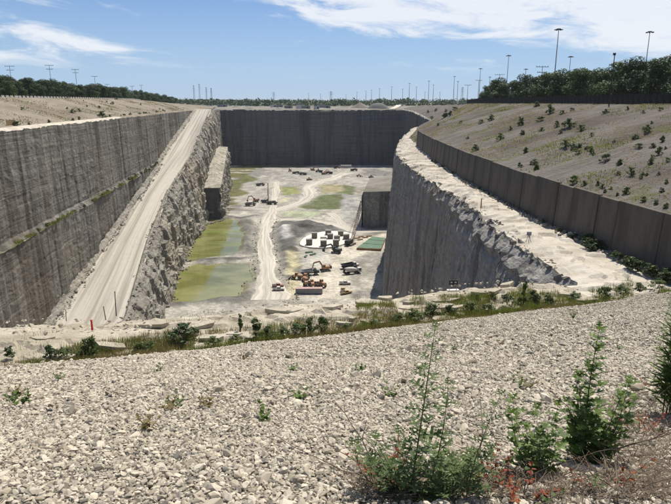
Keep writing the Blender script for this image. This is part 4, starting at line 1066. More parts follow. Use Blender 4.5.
# tangle of dead stems under the foreground weeds
def litter(n, box, seed, L_=(.08, .4)):
    r = random.Random(seed); V = []; B = on_gravel_many([r.uniform(box[0], box[1]) for _ in range(n)], [r.uniform(box[2], box[3]) for _ in range(n)])
    for i in range(n):
        b = Vector(B[i]); a = r.uniform(0, 6.3); e = r.uniform(-.1, .7); L = r.uniform(*L_)
        d = Vector((math.cos(a) * math.cos(e), math.sin(a) * math.cos(e), math.sin(e) - .25 * math.sin(a))) * L; w = Vector((-math.sin(a), math.cos(a), .4)) * .0035; b = b + Vector((0, 0, .04))
        V.append([tuple(b - w), tuple(b + w), tuple(b + d + w * .4), tuple(b + d - w * .4)])
    return V
o = link('dead_stem_litter', quads_mesh('dead_stem_litter', np.array(litter(450, (355, 430, 468, 503), 1) + litter(450, (460, 600, 478, 503), 2) + litter(1300, (605, 671, 395, 503), 3))), MAT['twig']); o['kind'] = 'stuff'

# ------------------------------------------------------------------ machines on the pit floor
def track(root, L, y, w=.7, h=1.0):
    mb = MB(); mb.prism([(-L / 2, .3), (-L / 2 + .35, 0), (L / 2 - .35, 0), (L / 2, .3), (L / 2, h - .3), (L / 2 - .35, h), (-L / 2 + .35, h), (-L / 2, h - .3)], y - w / 2, y + w / 2)
    t = mb.build('track', MAT['dirty_steel'], root, bevel=.04)
    for x in (-L / 2 + .5, -L / 6, L / 6, L / 2 - .5):
        q = MB().tube((x, y + math.copysign(w / 2 - .02, y), .5 * h), (x, y + math.copysign(w / 2 + .06, y), .5 * h), .32 * h, n=10).build('track_wheel', MAT['grey_steel'], t)
def wheel(root, x, y, r, w=.6):
    s = math.copysign(1, y)
    t = MB().tube((x, y - w / 2, r), (x, y + w / 2, r), r, n=16).build('wheel', MAT['rubber'], root, bevel=.05)
    MB().tube((x, y + s * (w / 2 - .05), r), (x, y + s * (w / 2 + .05), r), r * .5, n=12).build('rim', MAT['grey_steel'], t)
def cab(root, c, d, mat, name='cab'):
    q = MB().box(c, d, top=(.86, .94)).build(name, mat, root, bevel=.06)
    MB().box((c[0] + d[0] * .455, c[1], c[2] + d[2] * .12), (.12, d[1] * .8, d[2] * .5), ry=R(-5)).build('windscreen', MAT['glass'], q)
    for s in (-1, 1): MB().box((c[0] + d[0] * .02, c[1] + s * d[1] * .485, c[2] + d[2] * .12), (d[0] * .62, .08, d[2] * .48)).build('side_window', MAT['glass'], q)
    return q
def beam(root, name, pts, w, h, mat):
    """box-section boom through a list of (x, z) points"""
    mb = MB()
    for (x0, z0), (x1, z1) in zip(pts[:-1], pts[1:]):
        L = math.hypot(x1 - x0, z1 - z0); a = math.atan2(z1 - z0, x1 - x0)
        mb.box(((x0 + x1) / 2, 0, (z0 + z1) / 2), (L + h * .3, w, h), ry=-a)
    return mb.build(name, mat, root, bevel=.05)
def excavator(label, loc, rz, mat='orange', up='dark_steel', pose=0, group=None):
    t = thing('excavator', label, 'excavator', loc, rz, group)
    for s in (-1, 1): track(t, 5.0, s * 1.35)
    MB().tube((0, 0, .9), (0, 0, 1.25), 1.1, n=14).build('turntable', MAT['dark_steel'], t)
    MB().box((-.6, -.1, 1.95), (4.2, 3.0, 1.4)).build('engine_housing', MAT[mat], t, bevel=.12)
    MB().prism([(-3.3, 1.25), (-2.4, 1.25), (-2.4, 2.8), (-3.1, 2.8), (-3.3, 2.4)], -1.5, 1.5).build('counterweight', MAT[up], t, bevel=.08)
    cab(t, (1.0, .95, 2.75), (1.9, 1.15, 1.9), MAT[mat])
    b = [(1.0, 2.2), (3.0, 5.4), (6.0, 4.9)] if pose == 0 else [(1.0, 2.2), (3.4, 4.8), (6.6, 3.6)]
    beam(t, 'boom', b, .55, .75, MAT[mat])
    e = b[-1]; st = (e[0] + (1.0 if pose == 0 else 1.8), e[1] - 3.2 + (0 if pose == 0 else .7)); beam(t, 'stick', [e, st], .4, .5, MAT[mat])
    MB().prism([(st[0] - .2, st[1] + .2), (st[0] + .7, st[1] + .1), (st[0] + .6, st[1] - .9), (st[0] - .4, st[1] - 1.1), (st[0] - .9, st[1] - .6)], -.7, .7).build('bucket', MAT['dark_steel'], t, bevel=.05)
    MB().tube((1.2, 0, 3.0), (2.6, 0, 4.6), .14).build('boom_ram', MAT['grey_steel'], t)
    return t
def dump_truck(label, loc, rz, body='yellow', bed='dark_steel', group=None):
    t = thing('dump_truck', label, 'dump truck', loc, rz, group)
    for x in (2.9, -1.3, -3.2):
        for s in (-1, 1): wheel(t, x, s * 1.25, .85, .65)
    MB().box((-.3, 0, 1.15), (8.6, 1.0, .5)).build('chassis', MAT['dark_steel'], t, bevel=.05)
    MB().box((4.0, 0, 1.75), (1.5, 2.3, 1.2), top=(.85, .95)).build('bonnet', MAT[body], t, bevel=.1)
    cab(t, (2.5, 0, 2.45), (1.6, 2.2, 1.9), MAT[body])
    mb = MB(); mb.prism([(-5.0, 2.3), (-4.2, 1.6), (1.2, 1.6), (1.6, 3.2), (1.35, 3.2), (1.0, 1.9), (-4.0, 1.9), (-4.8, 2.5)], -1.4, 1.4)
    for s in (-1, 1): mb.prism([(-5.0, 2.35), (-4.1, 1.65), (1.2, 1.65), (1.6, 3.15)], s * 1.5 - .09, s * 1.5 + .09)
    mb.build('dump_body', MAT[bed], t, bevel=.03); return t
def wheel_loader(label, loc, rz, mat='yellow', group=None):
    t = thing('wheel_loader', label, 'loader', loc, rz, group)
    for x in (1.5, -1.6):
        for s in (-1, 1): wheel(t, x, s * 1.15, .8, .6)
    MB().box((-1.9, 0, 1.8), (2.6, 1.8, 1.3), top=(.95, .85)).build('engine_housing', MAT[mat], t, bevel=.12)
    MB().box((1.3, 0, 1.25), (2.0, 1.4, .9)).build('front_frame', MAT[mat], t, bevel=.08)
    cab(t, (.0, 0, 2.6), (1.5, 1.5, 1.8), MAT[mat])
    for s in (-1, 1): beam(t, 'lift_arm', [(1.2, 2.0), (2.4, 1.8), (3.3, .8)], .22, .35, MAT[mat]).location.y = s * .55
    MB().prism([(3.1, 1.2), (4.3, .15), (4.3, 0), (3.2, .05), (2.9, .6)], -1.4, 1.4).build('bucket', MAT['dark_steel'], t, bevel=.05); return t
def drill_rig(label, loc, rz, mat='dark_steel', mast='red'):
    t = thing('drill_rig', label, 'drill rig', loc, rz)
    for s in (-1, 1): track(t, 5.4, s * 1.3)
    MB().box((-.9, 0, 1.9), (5.0, 2.6, 1.6)).build('engine_housing', MAT[mat], t, bevel=.12)
    cab(t, (2.1, .7, 2.2), (1.5, 1.2, 2.0), MAT[mat])
    mb = MB()
    for x in (2.6, 3.3):
        for y in (-.85, -.2): mb.tube((x, y, .6), (x, y, 16.5), .10, n=6)
    for z in np.arange(1, 16.5, .9):
        for (a, b) in (((2.6, -.85), (3.3, -.85)), ((3.3, -.85), (3.3, -.2)), ((3.3, -.2), (2.6, -.2)), ((2.6, -.2), (2.6, -.85))): mb.tube((*a, z), (*b, z + .9), .06, n=5)
    m_ = mb.build('mast', MAT[mast], t); MB().box((2.95, -.52, 16.7), (1.1, .9, .5)).build('crown_block', MAT['dark_steel'], m_)
    MB().tube((2.95, -.5, .2), (2.95, -.5, 12), .12).build('drill_string', MAT['grey_steel'], t)
    MB().tube((-.5, -.4, 2.6), (2.6, -.5, 8.0), .12).build('mast_ram', MAT['grey_steel'], t); return t
def mixer_truck(label, loc, rz):
    t = thing('concrete_pump_truck', label, 'truck', loc, rz)
    for x in (3.4, 1.9, -2.0, -3.3):
        for s in (-1, 1): wheel(t, x, s * 1.1, .55, .5)
    MB().box((0, 0, 1.0), (9.4, 1.0, .4)).build('chassis', MAT['dark_steel'], t, bevel=.04)
    cab(t, (3.9, 0, 2.05), (1.9, 2.4, 2.1), MAT['white_paint'])
    mb = MB(); n = 14
    prof = [(-3.9, .55), (-3.2, .95), (-1.2, 1.25), (.8, 1.2), (2.2, .8), (2.6, .4)]
    vs, fs = [], []
    for i, (x, r_) in enumerate(prof):
        for j in range(n): a = 2 * math.pi * j / n; vs.append((x, math.cos(a) * r_, 2.35 - .10 * x + math.sin(a) * r_))
    for i in range(len(prof) - 1):
        for j in range(n): fs.append((i * n + j, i * n + (j + 1) % n, (i + 1) * n + (j + 1) % n, (i + 1) * n + j))
    fs += [tuple(range(n)), tuple(range((len(prof) - 1) * n, len(prof) * n))]
    mb.add(vs, fs).build('mixer_drum', MAT['white_paint'], t, smooth=True)
    MB().box((-4.3, 0, 2.2), (.8, 1.5, 1.9), top=(.7, .8)).build('hopper', MAT['dark_steel'], t, bevel=.05)
    MB().box((-4.9, 0, 1.3), (1.5, .5, .2), ry=R(30)).build('chute', MAT['grey_steel'], t); return t
def pickup(label, loc, rz, mat='white_paint', group=None):
    t = thing('pickup_truck', label, 'pickup', loc, rz, group)
    for x in (1.8, -1.8):
        for s in (-1, 1): wheel(t, x, s * .85, .42, .3)
    MB().prism([(-2.8, .5), (2.8, .5), (2.8, 1.0), (2.5, 1.15), (1.2, 1.2), (-2.8, 1.2)], -.98, .98).build('body', MAT[mat], t, bevel=.06)
    q = MB().prism([(1.2, 1.2), (.6, 1.85), (-.7, 1.85), (-.9, 1.2)], -.9, .9).build('cab', MAT[mat], t, bevel=.05)
    for s in (-1, 1): MB().prism([(1.0, 1.25), (.55, 1.76), (-.6, 1.76), (-.75, 1.25)], s * .91 - .02, s * .91 + .02).build('side_window', MAT['glass'], q)
    MB().box((.93, 0, 1.53), (.05, 1.55, .62), ry=R(-43)).build('windscreen', MAT['glass'], q)
    MB().box((-1.85, 0, 1.23), (1.7, 1.6, .08)).build('load_bed', MAT['dark_steel'], t); return t
def fl(px, py, z=0.08): p = at(px, py, 0); return (p.x, p.y, z)
def crawler_crane(label, loc, rz):
    t = thing('crawler_crane', label, 'crane', loc, rz)
    for s in (-1, 1): track(t, 6.5, s * 2.0, 1.0, 1.2)
    MB().box((0, 0, 1.1), (3.0, 3.6, .6)).build('car_body', MAT['dark_steel'], t, bevel=.05)
    MB().box((-1.6, 0, 2.5), (6.0, 3.0, 2.0)).build('engine_housing', MAT['dark_steel'], t, bevel=.12)
    cab(t, (2.0, 1.2, 2.5), (1.9, 1.2, 2.1), MAT['orange'])
    def lattice(p0, p1, w, name, mat):
        p0, p1 = Vector(p0), Vector(p1); q = (p1 - p0).to_track_quat('Z', 'Y'); L = (p1 - p0).length; mb = MB(); n = int(L / 1.5)
        cs = [Vector((a * w / 2, b * w / 2, 0)) for a, b in ((-1, -1), (1, -1), (1, 1), (-1, 1))]
        for c in cs: mb.tube(q @ c + p0, q @ c + p1, .14, n=5)
        for i in range(n):
            for j in range(4): mb.tube(q @ (cs[j] + Vector((0, 0, L * i / n))) + p0, q @ (cs[(j + 1) % 4] + Vector((0, 0, L * (i + 1) / n))) + p0, .075, n=4)
        return mb.build(name, MAT[mat], t)
    a, b, c = Vector((2.0, -.3, 2.0)), Vector((9.5, -.3, 14.5)), Vector((15.5, -.3, 25.0))
    lattice(a, b, 1.4, 'boom', 'orange'); lattice(b, c, 1.2, 'boom', 'dark_steel')
    mb = MB()
    for y in (-.6, .2): mb.tube((-3.6, y, 5.5), c, .07, n=4); 
    mb.tube((-1.6, -.2, 3.4), (-3.6, -.2, 5.6), .18, n=6); mb.build('pendant', MAT['dark_steel'], t)
    mb = MB(); mb.tube(c, (c.x, c.y, 7.0), .06, n=4); mb.build('hoist_rope', MAT['dark_steel'], t)
    MB().box((c.x, c.y, 6.4), (.6, .5, 1.3), taper=.5).build('hook_block', MAT['orange'], t, bevel=.08); return t

# white half-round pad with formwork blocks standing on it
pad_pts = [at(x, y_, 0) for x, y_ in [(299, 245), (302.5, 239.5), (311, 235), (326, 232), (340, 232), (353, 234.5), (354, 238), (350, 242), (343, 245.5), (335.5, 247.6), (323.5, 249), (311, 248.6), (303, 247.2)]]
c0 = Vector((-6, 356, 0)); pl = []
for i in range(len(pad_pts)):       # rounded outline
    a, b, c = pad_pts[i - 1], pad_pts[i], pad_pts[(i + 1) % len(pad_pts)]
    pl += [b * .75 + a * .25, b * .75 + c * .25]
n = len(pl); vs = [(p.x, p.y, .05) for p in pl] + [(p.x, p.y, .75) for p in pl] + [(c0.x + (p.x - c0.x) * .985, c0.y + (p.y - c0.y) * .985, .85) for p in pl]
fs = [(i, (i + 1) % n, n + (i + 1) % n, n + i) for i in range(n)] + [(n + i, n + (i + 1) % n, 2 * n + (i + 1) % n, 2 * n + i) for i in range(n)] + [tuple(range(2 * n, 3 * n)), tuple(range(n - 1, -1, -1))]
slab = thing('concrete_pad', 'broad white rounded concrete slab on the pit floor carrying grey blocks', 'slab', (0, 0, 0))
MB().add(vs, fs).build('slab', MAT['white_concrete'], slab)
mb = MB(); ring = [Vector((c0.x + (p.x - c0.x) * 1.012, c0.y + (p.y - c0.y) * 1.012, .35)) for p in pl]; mb.path(ring + [ring[0]], .3, 5); mb.build('edge_form', MAT['dark_form'], slab)
def block(px, py, w, d, h, rz):
    p = at(px, py, .85); t = thing('formwork_block', 'tall weathered grey formwork block standing on the white slab', 'block', (p.x, p.y, .86), rz, 'blocks on the white slab')
    MB().box((0, 0, h / 2), (w, d, h)).build('core', MAT['dark_form'], t, bevel=.06)
    mb = MB(); mb.box((0, 0, h + .1), (w + .3, d + .3, .2)); mb.build('cap', MAT['concrete'], t, bevel=.03)
    for i in range(4):
        for s in (-1, 1): MB().box(((i - 1.5) * w * .26, s * (d / 2 + .07), h * .47), (.18, .16, h * .92)).build('rib', MAT['wood'], t)
for i, (x, y_) in enumerate([(312, 172), (370, 158), (378, 174), (422, 162), (445, 176), (290, 200), (350, 206), (402, 203), (406, 182)]):
    block(240 + x / 4.19, 195 + (y_ + 8) / 4.19, 3.5, 2.6, 3.4 if i in (0, 5, 6, 7) else 2.9, R(random.uniform(-12, 12)))
p = fl(323.5, 239.5); t = thing('panel_stack', 'low flat stack of pale boards lying between the blocks', 'board stack', (p[0], p[1], .86), .1)
for i in range(4): MB().box((random.uniform(-.1, .1), 0, .1 + i * .19), (3.8, 2.0, .16)).build('board', MAT['concrete'], t)

crawler_crane('crawler crane with orange and black lattice boom beside the white slab', fl(350, 245), R(62))
# green covered platform with timber edge
gp = [at(x, y_, 0) for x, y_ in [(356.5, 250), (381, 251.2), (385.5, 240), (372.5, 238.3)]]
t = thing('tarp_platform', 'green tarpaulin covered platform with brown timber edge by the crane', 'platform', (0, 0, 0))
def prism_poly(pts, z0, z1):
    n = len(pts); vs = [(p.x, p.y, z0) for p in pts] + [(p.x, p.y, z1) for p in pts]
    return MB().add(vs, [(i, (i + 1) % n, n + (i + 1) % n, n + i) for i in range(n)] + [tuple(range(n, 2 * n)), tuple(range(n - 1, -1, -1))])
prism_poly(gp, .05, 1.3).build('base', MAT['new_wood'], t)
cg = sum(gp, Vector()) / 4; N_ = 14; a = np.linspace(.0, 1, N_)[:, None]; b = np.linspace(.0, 1, N_)[None, :]
q = [np.array(cg + (p - cg) * .985) for p in gp]
P = q[0] * ((1 - a) * (1 - b))[..., None] + q[1] * (a * (1 - b))[..., None] + q[2] * (a * b)[..., None] + q[3] * ((1 - a) * b)[..., None]
P[..., 2] = 1.38 + .14 * fbm(P[..., 0] * .5, P[..., 1] * .5, 3, 3); grid_mesh('tarpaulin', P, MAT['green_tarp'], t)
for f in (.36, .70): 
    p0, p1 = gp[0] * (1 - f) + gp[3] * f, gp[1] * (1 - f) + gp[2] * f; MB().tube(p0 + Vector((0, 0, 1.5)), p1 + Vector((0, 0, 1.5)), .1, n=5).build('batten', MAT['wood'], t)
for i, (x, y_) in enumerate([(357, 238.5), (361, 237), (365, 238), (369, 236.5), (360, 240)]):
    p = fl(x, y_); t = thing('timber_stack', 'small stack of orange brown timber behind the green platform', 'timber', p, random.uniform(-.5, .5), 'timber stacks by the crane')
    for k in range(5): MB().box((random.uniform(-.2, .2), (k % 3 - 1) * .5, .18 + .3 * (k // 3)), (3.6, .4, .26)).build('beam', MAT['new_wood'], t)

mixer_truck('white and black concrete truck parked at the right of the yard', fl(352, 274), R(20))
dump_truck('dark dump truck parked just ahead of the white concrete truck', fl(350, 268.5), R(12), 'white_paint', 'dark_steel')
excavator('orange excavator working in the middle of the pale yard', fl(325, 271), R(200), 'orange')
dump_truck('grey dump truck standing left of the yard excavator', fl(310, 275), R(8), 'dark_steel', 'container_grey')
wheel_loader('small orange loader at the edge of the dark spoil heap', fl(296.5, 279.5), R(170), 'orange')
wheel_loader('orange loader between the grey truck and the container', fl(305.5, 280.5), R(80), 'orange')
pickup('pale pickup truck parked on the wide white road end', fl(278.5, 290.5), R(5), 'white_paint')
pickup('reddish pickup truck on the white road end behind the pale one', fl(278, 287), R(8), 'red')
# shipping container
p = fl(309, 293.5); t = thing('shipping_container', 'long grey shipping container with faded pink roof by the near wall', 'container', p, R(1))
MB().box((0, 0, 1.3), (12.2, 2.44, 2.5)).build('body', MAT['container_grey'], t, bevel=.04)
MB().box((0, 0, 2.6), (12.3, 2.55, .12)).build('roof', MAT['pinkroof'], t)
for i in range(22):
    for s in (-1, 1): MB().box((-5.75 + i * .548, s * 1.25, 1.3), (.24, .08, 2.2)).build('corrugation', MAT['container_grey'], t)
for s in (-1, 1): MB().box((6.13, s * .6, 1.3), (.08, 1.12, 2.3)).build('door', MAT['container_grey'], t, bevel=.02)
for i, (x, y_) in enumerate([(306.5, 285), (312, 286.5), (317, 285), (321.5, 286.5)]):
    (wheel_loader if i != 2 else pickup)('orange machine in the row behind the pink roofed container', fl(x, y_), R(90 + 12 * i), 'orange', group='machines behind the container')
for i, (x, y_) in enumerate([(346, 294), (343, 291.5)]):
    pickup('yellow pickup truck by the right edge of the yard', fl(x, y_), R(30 + 60 * i), 'yellow', 'yellow pickups in the yard')
pickup('small white pickup truck in front of the white concrete truck', fl(345, 284.5), R(5), 'white_paint')
for i, (x, y_) in enumerate([(309, 253), (313, 255), (306, 257)]):
    p = fl(x, y_); t = thing('pipe_stack', 'low stack of green pipes on the pale yard left of the white slab', 'pipes', p, R(20 + 30 * i), 'green pipe stacks')
    for k in range(6): MB().tube((-2.2, (k % 3 - 1) * .42 + (.2 if k > 2 else 0), .22 + .36 * (k // 3)), (2.2, (k % 3 - 1) * .42 + (.2 if k > 2 else 0), .22 + .36 * (k // 3)), .2, n=8).build('pipe', MAT['green_tarp'], t)
excavator('dark excavator with long lowered boom below the white slab', fl(336, 253), R(150), 'dark_steel', pose=1)
# upper floor
drill_rig('drill rig with tall reddish mast on the grey upper floor', fl(265, 203), R(0))
dump_truck('dark dump truck beside the tall mast drill rig', fl(272, 204.5), R(-12), 'dirty_steel', 'dirty_steel')
excavator('red excavator left of the drill rig on the grey floor', fl(255.5, 202), R(190), 'red')
dump_truck('dark dump truck being loaded by the red excavator', fl(250.5, 206), R(10), 'dirty_steel', 'dirty_steel')
dump_truck('lone dark truck behind the tall mast drill rig', fl(260.5, 186), R(0), 'dirty_steel', 'dirty_steel')
excavator('orange excavator with raised boom near the far wall foot', fl(290, 171.5), R(100), 'orange')
for i, (x, y_, rz) in enumerate([(296, 174, 10), (303, 175, 175)]): dump_truck('dark dump truck in the short row before the far wall', fl(x, y_), R(rz), 'dirty_steel', 'dirty_steel', 'dark trucks before the far wall')
for i, (x, y_, rz) in enumerate([(313, 170.5, 15), (319, 172.5, 190), (324, 174.5, 20), (329, 174, 170)]): (dump_truck if i % 2 else excavator)('red machine in the cluster near the far wall foot', fl(x, y_), R(rz), 'red', 'dark_steel', group='red machines near the far wall')
for i, (x, y_) in enumerate([(337, 168.5), (354, 171)]): dump_truck('small orange truck along the shaded far wall foot', fl(x, y_), R(8 * i), 'orange', 'dark_steel', 'orange trucks at the far wall')
for i, (x, y_) in enumerate([(359, 177), (371, 178)]): wheel_loader('orange loader in the row behind the low rock bench', fl(x, y_), R(40 * i), 'orange', 'orange loaders behind the bench')
p = fl(346, 168); t = thing('site_trailer', 'white site trailer at the foot of the far wall', 'trailer', p, R(3))
MB().box((0, 0, 2.0), (14, 3.2, 2.9)).build('body', MAT['white_paint'], t, bevel=.06); MB().box((0, 0, 3.55), (14.4, 3.6, .2)).build('roof', MAT['white_paint'], t)
for x in (-5, -2.5, 2.5, 5): MB().box((x, -1.62, 2.3), (1.3, .06, 1.0)).build('window', MAT['glass'], t)
MB().box((0, -1.62, 1.7), (1.0, .06, 2.1)).build('door', MAT['grey_steel'], t)
for x in (-5, 5): MB().box((x, 0, .28), (1.2, 2.6, .55)).build('support', MAT['dark_steel'], t)
wheel_loader('pale yellow loader on the grey ground near the green mats', fl(309, 180.5), R(40), 'yellow')

# ------------------------------------------------------------------ rim furniture
fence = thing('slat_fence', 'long dark brown slat fence along the top of the right slope', 'fence', (80.2, 60, 84.2))
mb = MB()
for i in range(13): mb.box((.05, .12 + i * .23, 1.45), (.03, .17, 2.5))
mb.box((.0, 1.5, .5), (.05, 3.0, .07)); mb.box((.0, 1.5, 2.4), (.05, 3.0, .07))
bay = mb.mesh('slat_bay'); post = MB().box((0, 0, 1.35), (.11, .11, 3.1)).mesh('post')
mfence = plain('dark_fence_slats', (.06, .05, .04), .8, .2, .4, 1.0)
y = 0.0
while y < 372:
    yy = 60 + y; x, z = slope_top(yy); x2, _ = slope_top(yy + 3); a = math.atan2(x2 - x, 3)
    for me_, nm in ((bay, 'slat_bay'), (post, 'post')):
        o = link(nm, me_, mfence, fence); o.location = (x + .3 - 80.2, y, z - 84.2 - .1); o.rotation_euler = (0, 0, -a)
    y += 3.0
for i in range(70):
    y = 232 + i * 4.6; p = left_bank_pt(43, y)
    o = MB().prism([(-.3, 0), (.3, 0), (.3, .12), (.13, .4), (.09, .95), (-.09, .95), (-.13, .4), (-.3, .12)], -1.45, 1.45).build('road_barrier', MAT['concrete']) if i == 0 else bar0.copy()
    if i == 0: bar0 = o
    else: C.objects.link(o)
    o.location = (p.x, y, p.z - .02); o.rotation_euler = (0, 0, R(6)); tag(o, 'pale concrete barrier in the row along the sandy bank top', 'barrier', 'barriers along the bank top')
# timber hoarding on the left rim
p0 = left_bank_pt(5.5, 188); t = thing('board_fence', 'short brown board fence on the rim at the sandy bank foot', 'fence', p0 - Vector((0, 0, .1)), R(96.2))
for i in range(16): MB().box((-3.2 + i * .43, 0, .85 + random.uniform(-.15, .25)), (.36, .06, 1.8 + random.uniform(-.3, .4))).build('board', MAT['wood'], t)
for z in (.5, 1.4): MB().box((0, .07, z), (7, .06, .12)).build('rail', MAT['wood'], t)
# posts and signs on the ledges
def pole(px, py, h, r_, mat, label, cat='post', name='post', z=LEDGE, lean=0, band=None):
    p = at(px, py, z); t = thing(name, label, cat, (p.x, p.y, z - .3)); t.rotation_euler = (0, lean, 0)
    MB().tube((0, 0, 0), (0, 0, h + .3), r_, r_ * .8).build('shaft', MAT[mat], t); MB().tube((0, 0, h + .3), (0, 0, h + .36), r_ * 1.2, r_ * .9).build('cap', MAT[mat], t)
    if band: MB().tube((0, 0, h * .7), (0, 0, h * .9), r_ * 1.06).build('band', MAT[band], t)
pole(92, 327, .62, .10, 'marker_red', 'short red marker post on the ledge above the ramp foot')
pole(116, 313, 2.1, .05, 'dark_steel', 'tall thin dark post on the ledge rim above the ramp', lean=R(2))
pole(105.5, 317, 1.0, .05, 'wood', 'short thin stake beside the tall dark post on the rim', lean=R(-4))
pole(66, 318, .8, .04, 'wood', 'short thin stake on the ledge rim before the left wall', lean=R(3))
pole(481, 207, 1.6, .12, 'new_wood', 'orange wooden stake standing on the pale right ledge')
p = at(453, 290, LEDGE); t = thing('notice_board', 'small dark notice board on two legs at the ledge rim', 'sign', (p.x, p.y, LEDGE - .1), R(5))
for s in (-1, 1): MB().tube((s * .38, 0, 0), (s * .38, 0, 1.25), .035).build('leg', MAT['grey_steel'], t)
q = MB().box((0, -.02, .95), (.95, .05, .5)).build('board', MAT['dark_steel'], t); 
for s in (-.22, .22): MB().box((s, -.05, .97), (.2, .012, .16)).build('notice', MAT['white_paint'], q)
MB().box((0, 0, .06), (1.3, .5, .18)).build('base', MAT['white_concrete'], t, bevel=.03)
p = at(528.5, 242, LEDGE); t = thing('survey_tripod', 'grey survey instrument box on tripod legs on the pale ledge', 'tripod', (p.x, p.y, LEDGE), .3)
for k in range(3): a = k * 2.09; MB().tube((math.cos(a) * .42, math.sin(a) * .42, -.1), (math.cos(a) * .08, math.sin(a) * .08, 1.0), .04).build('leg', MAT['grey_steel'], t)
MB().box((0, 0, 1.25), (.55, .4, .55)).build('instrument_box', MAT['grey_steel'], t, bevel=.04); MB().box((0, 0, 1.02), (.3, .3, .08)).build('head_plate', MAT['dark_steel'], t)

# ------------------------------------------------------------------ masts and power poles on the skyline
def ground_z(p): return 80.5
def high_mast(px, py, top, label, group=None, r_=.26):
    d = view_ray(px, py); Y_ = top / (d[2] / d[1]); X_ = d[0] / d[1] * Y_; z0 = 80.0; h = EYE + top - z0
    t = thing('light_mast', label, 'light mast', (X_, Y_, z0), random.uniform(0, 3), group); k = max(1.0, Y_ / 420)
    MB().tube((0, 0, -1), (0, 0, h), r_ * 1.25 * k ** .6, r_ * .6 * k ** .6, n=8).build('mast', MAT['grey_steel'], t)
    ring = MB(); ring.tube((0, 0, h - .3), (0, 0, h + .15), .9, 1.0, n=12); ring.build('head_ring', MAT['dark_steel'], t)
    for j in range(6):
        a = j * math.pi / 3; MB().box((math.cos(a) * 1.5, math.sin(a) * 1.5, h - .35), (.9, .6, .4), rz=a).build('floodlight', MAT['dark_steel'], t, bevel=.05)
G = 'light masts beyond the right wood'
high_mast(558.8, 29, 33, 'tallest light mast rising above the wood behind the fence'); high_mast(650, 31.7, 33, 'tall light mast above the right end of the wood')
high_mast(508.8, 55.4, 33, 'light mast standing behind the low end of the wood'); high_mast(570.8, 56.5, 30, 'light mast whose head just clears the wood crowns')
for px, py, tp in [(480.6, 68.5, 32), (526, 69, 28), (454.5, 76.4, 32), (429, 81, 32), (458, 81.5, 30), (433.6, 85, 30), (416.6, 87, 30), (409.5, 83.3, 32), (402.7, 89, 28), (391.8, 86.8, 30), (379.6, 88.6, 30), (371.6, 90, 28), (366, 91, 28), (357, 92, 28), (346, 94, 28), (320.5, 94, 26), (308.6, 93, 26), (440, 92, 26), (425, 92, 26), (490, 77, 28)]:
    high_mast(px, py, tp, 'slim distant light mast on the skyline beyond the pit', 'distant light masts')
def power_pole(px, py, Y_, label, group=None, arms=2, base=None, wide=3.2):
    p = at_far(px, py, Y_); z0 = base if base is not None else 82.0; h = p.z - z0
    t = thing('power_pole', label, 'power pole', (p.x, p.y, z0), R(random.uniform(-12, 12)), group); k = max(1.0, Y_ / 420)
    MB().tube((0, 0, -1), (0, 0, h), .2 * k ** .6, .12 * k ** .6).build('pole', MAT['pole_wood'], t)
    for j in range(arms):
        z = h - .5 - j * 2.6; q = MB().box((0, .2, z), (wide * 2 * (1 - .25 * j), .2 * k ** .5, .24 * k ** .5)).build('crossarm', MAT['pole_wood'], t)
        for x in (-.9, -.45, .45, .9): MB().tube((x * wide * (1 - .25 * j), .2, z + .1), (x * wide * (1 - .25 * j), .2, z + .55), .1 * k ** .5).build('insulator', MAT['dark_steel'], q)
for px, py, Y_ in [(9.3, 65.5, 420), (49, 64.8, 450), (75, 69, 520)]: power_pole(px, py, Y_, 'double armed power pole rising behind the left tree belt', 'power poles behind the left belt', base=85)
power_pole(94.4, 76, 640, 'shorter far power pole rising behind the left tree belt', None, 1, 84)
for px, py, Y_ in [(107, 84, 800), (132, 86, 900), (141, 85, 1000), (124, 88, 950)]: power_pole(px, py, Y_, 'faint far power pole over the end of the left belt', 'faint power poles on the left', 1, 81)
power_pole(542.6, 65.8, 300, 'cross armed power pole standing among the wood crowns', None, 2, 84); power_pole(499.8, 74, 420, 'power pole behind the low end of the wood', None, 2, 83)
power_pole(614.9, 53, 172, 'bare timber power pole close behind the slat fence', None, 1, 84, .35); power_pole(468, 84.7, 600, 'power pole at the wood end with one cross arm', None, 1, 82)
power_pole(479, 80, 560, 'power pole with a wide cross arm before the distant masts', None, 1, 82)
def lattice_tower(px, py, Y_, label, group=None, w=5.0):
    p = at_far(px, py, Y_); z0 = 80.5; h = p.z - z0; t = thing('lattice_tower', label, 'pylon', (p.x, p.y, z0), R(random.uniform(-30, 30)), group)
    mb = MB(); k = max(1, Y_ / 600)
    for a, b in ((-1, -1), (1, -1), (1, 1), (-1, 1)): mb.tube((a * w / 2, b * w / 2, -1), (a * .5, b * .5, h), .10 * k, .07 * k, n=5)
    mb.build('leg_frame', MAT['grey_steel'], t); mb = MB(); N_ = 9; cs = ((-1, -1), (1, -1), (1, 1), (-1, 1))
    for i in range(N_):
        r0, r1 = (w / 2) * (1 - i / N_) + .5 * i / N_, (w / 2) * (1 - (i + 1) / N_) + .5 * (i + 1) / N_
        for j in range(4): c, d = cs[j], cs[(j + 1) % 4]; mb.tube((c[0] * r0, c[1] * r0, h * i / N_), (d[0] * r1, d[1] * r1, h * (i + 1) / N_), .05 * k, n=4)
    mb.build('bracing', MAT['grey_steel'], t)
    for z in (h * .74, h * .84, h * .94): MB().box((0, 0, z), (w * 1.5, .16 * k, .16 * k)).build('crossarm', MAT['grey_steel'], t)
for px, py, Y_ in [(193.5, 85, 1150), (199, 83.6, 1150), (206, 87, 1200), (211, 88, 1250)]: lattice_tower(px, py, Y_, 'grey lattice pylon in the close group beyond the ramp head', 'pylons beyond the ramp head', 3.0)
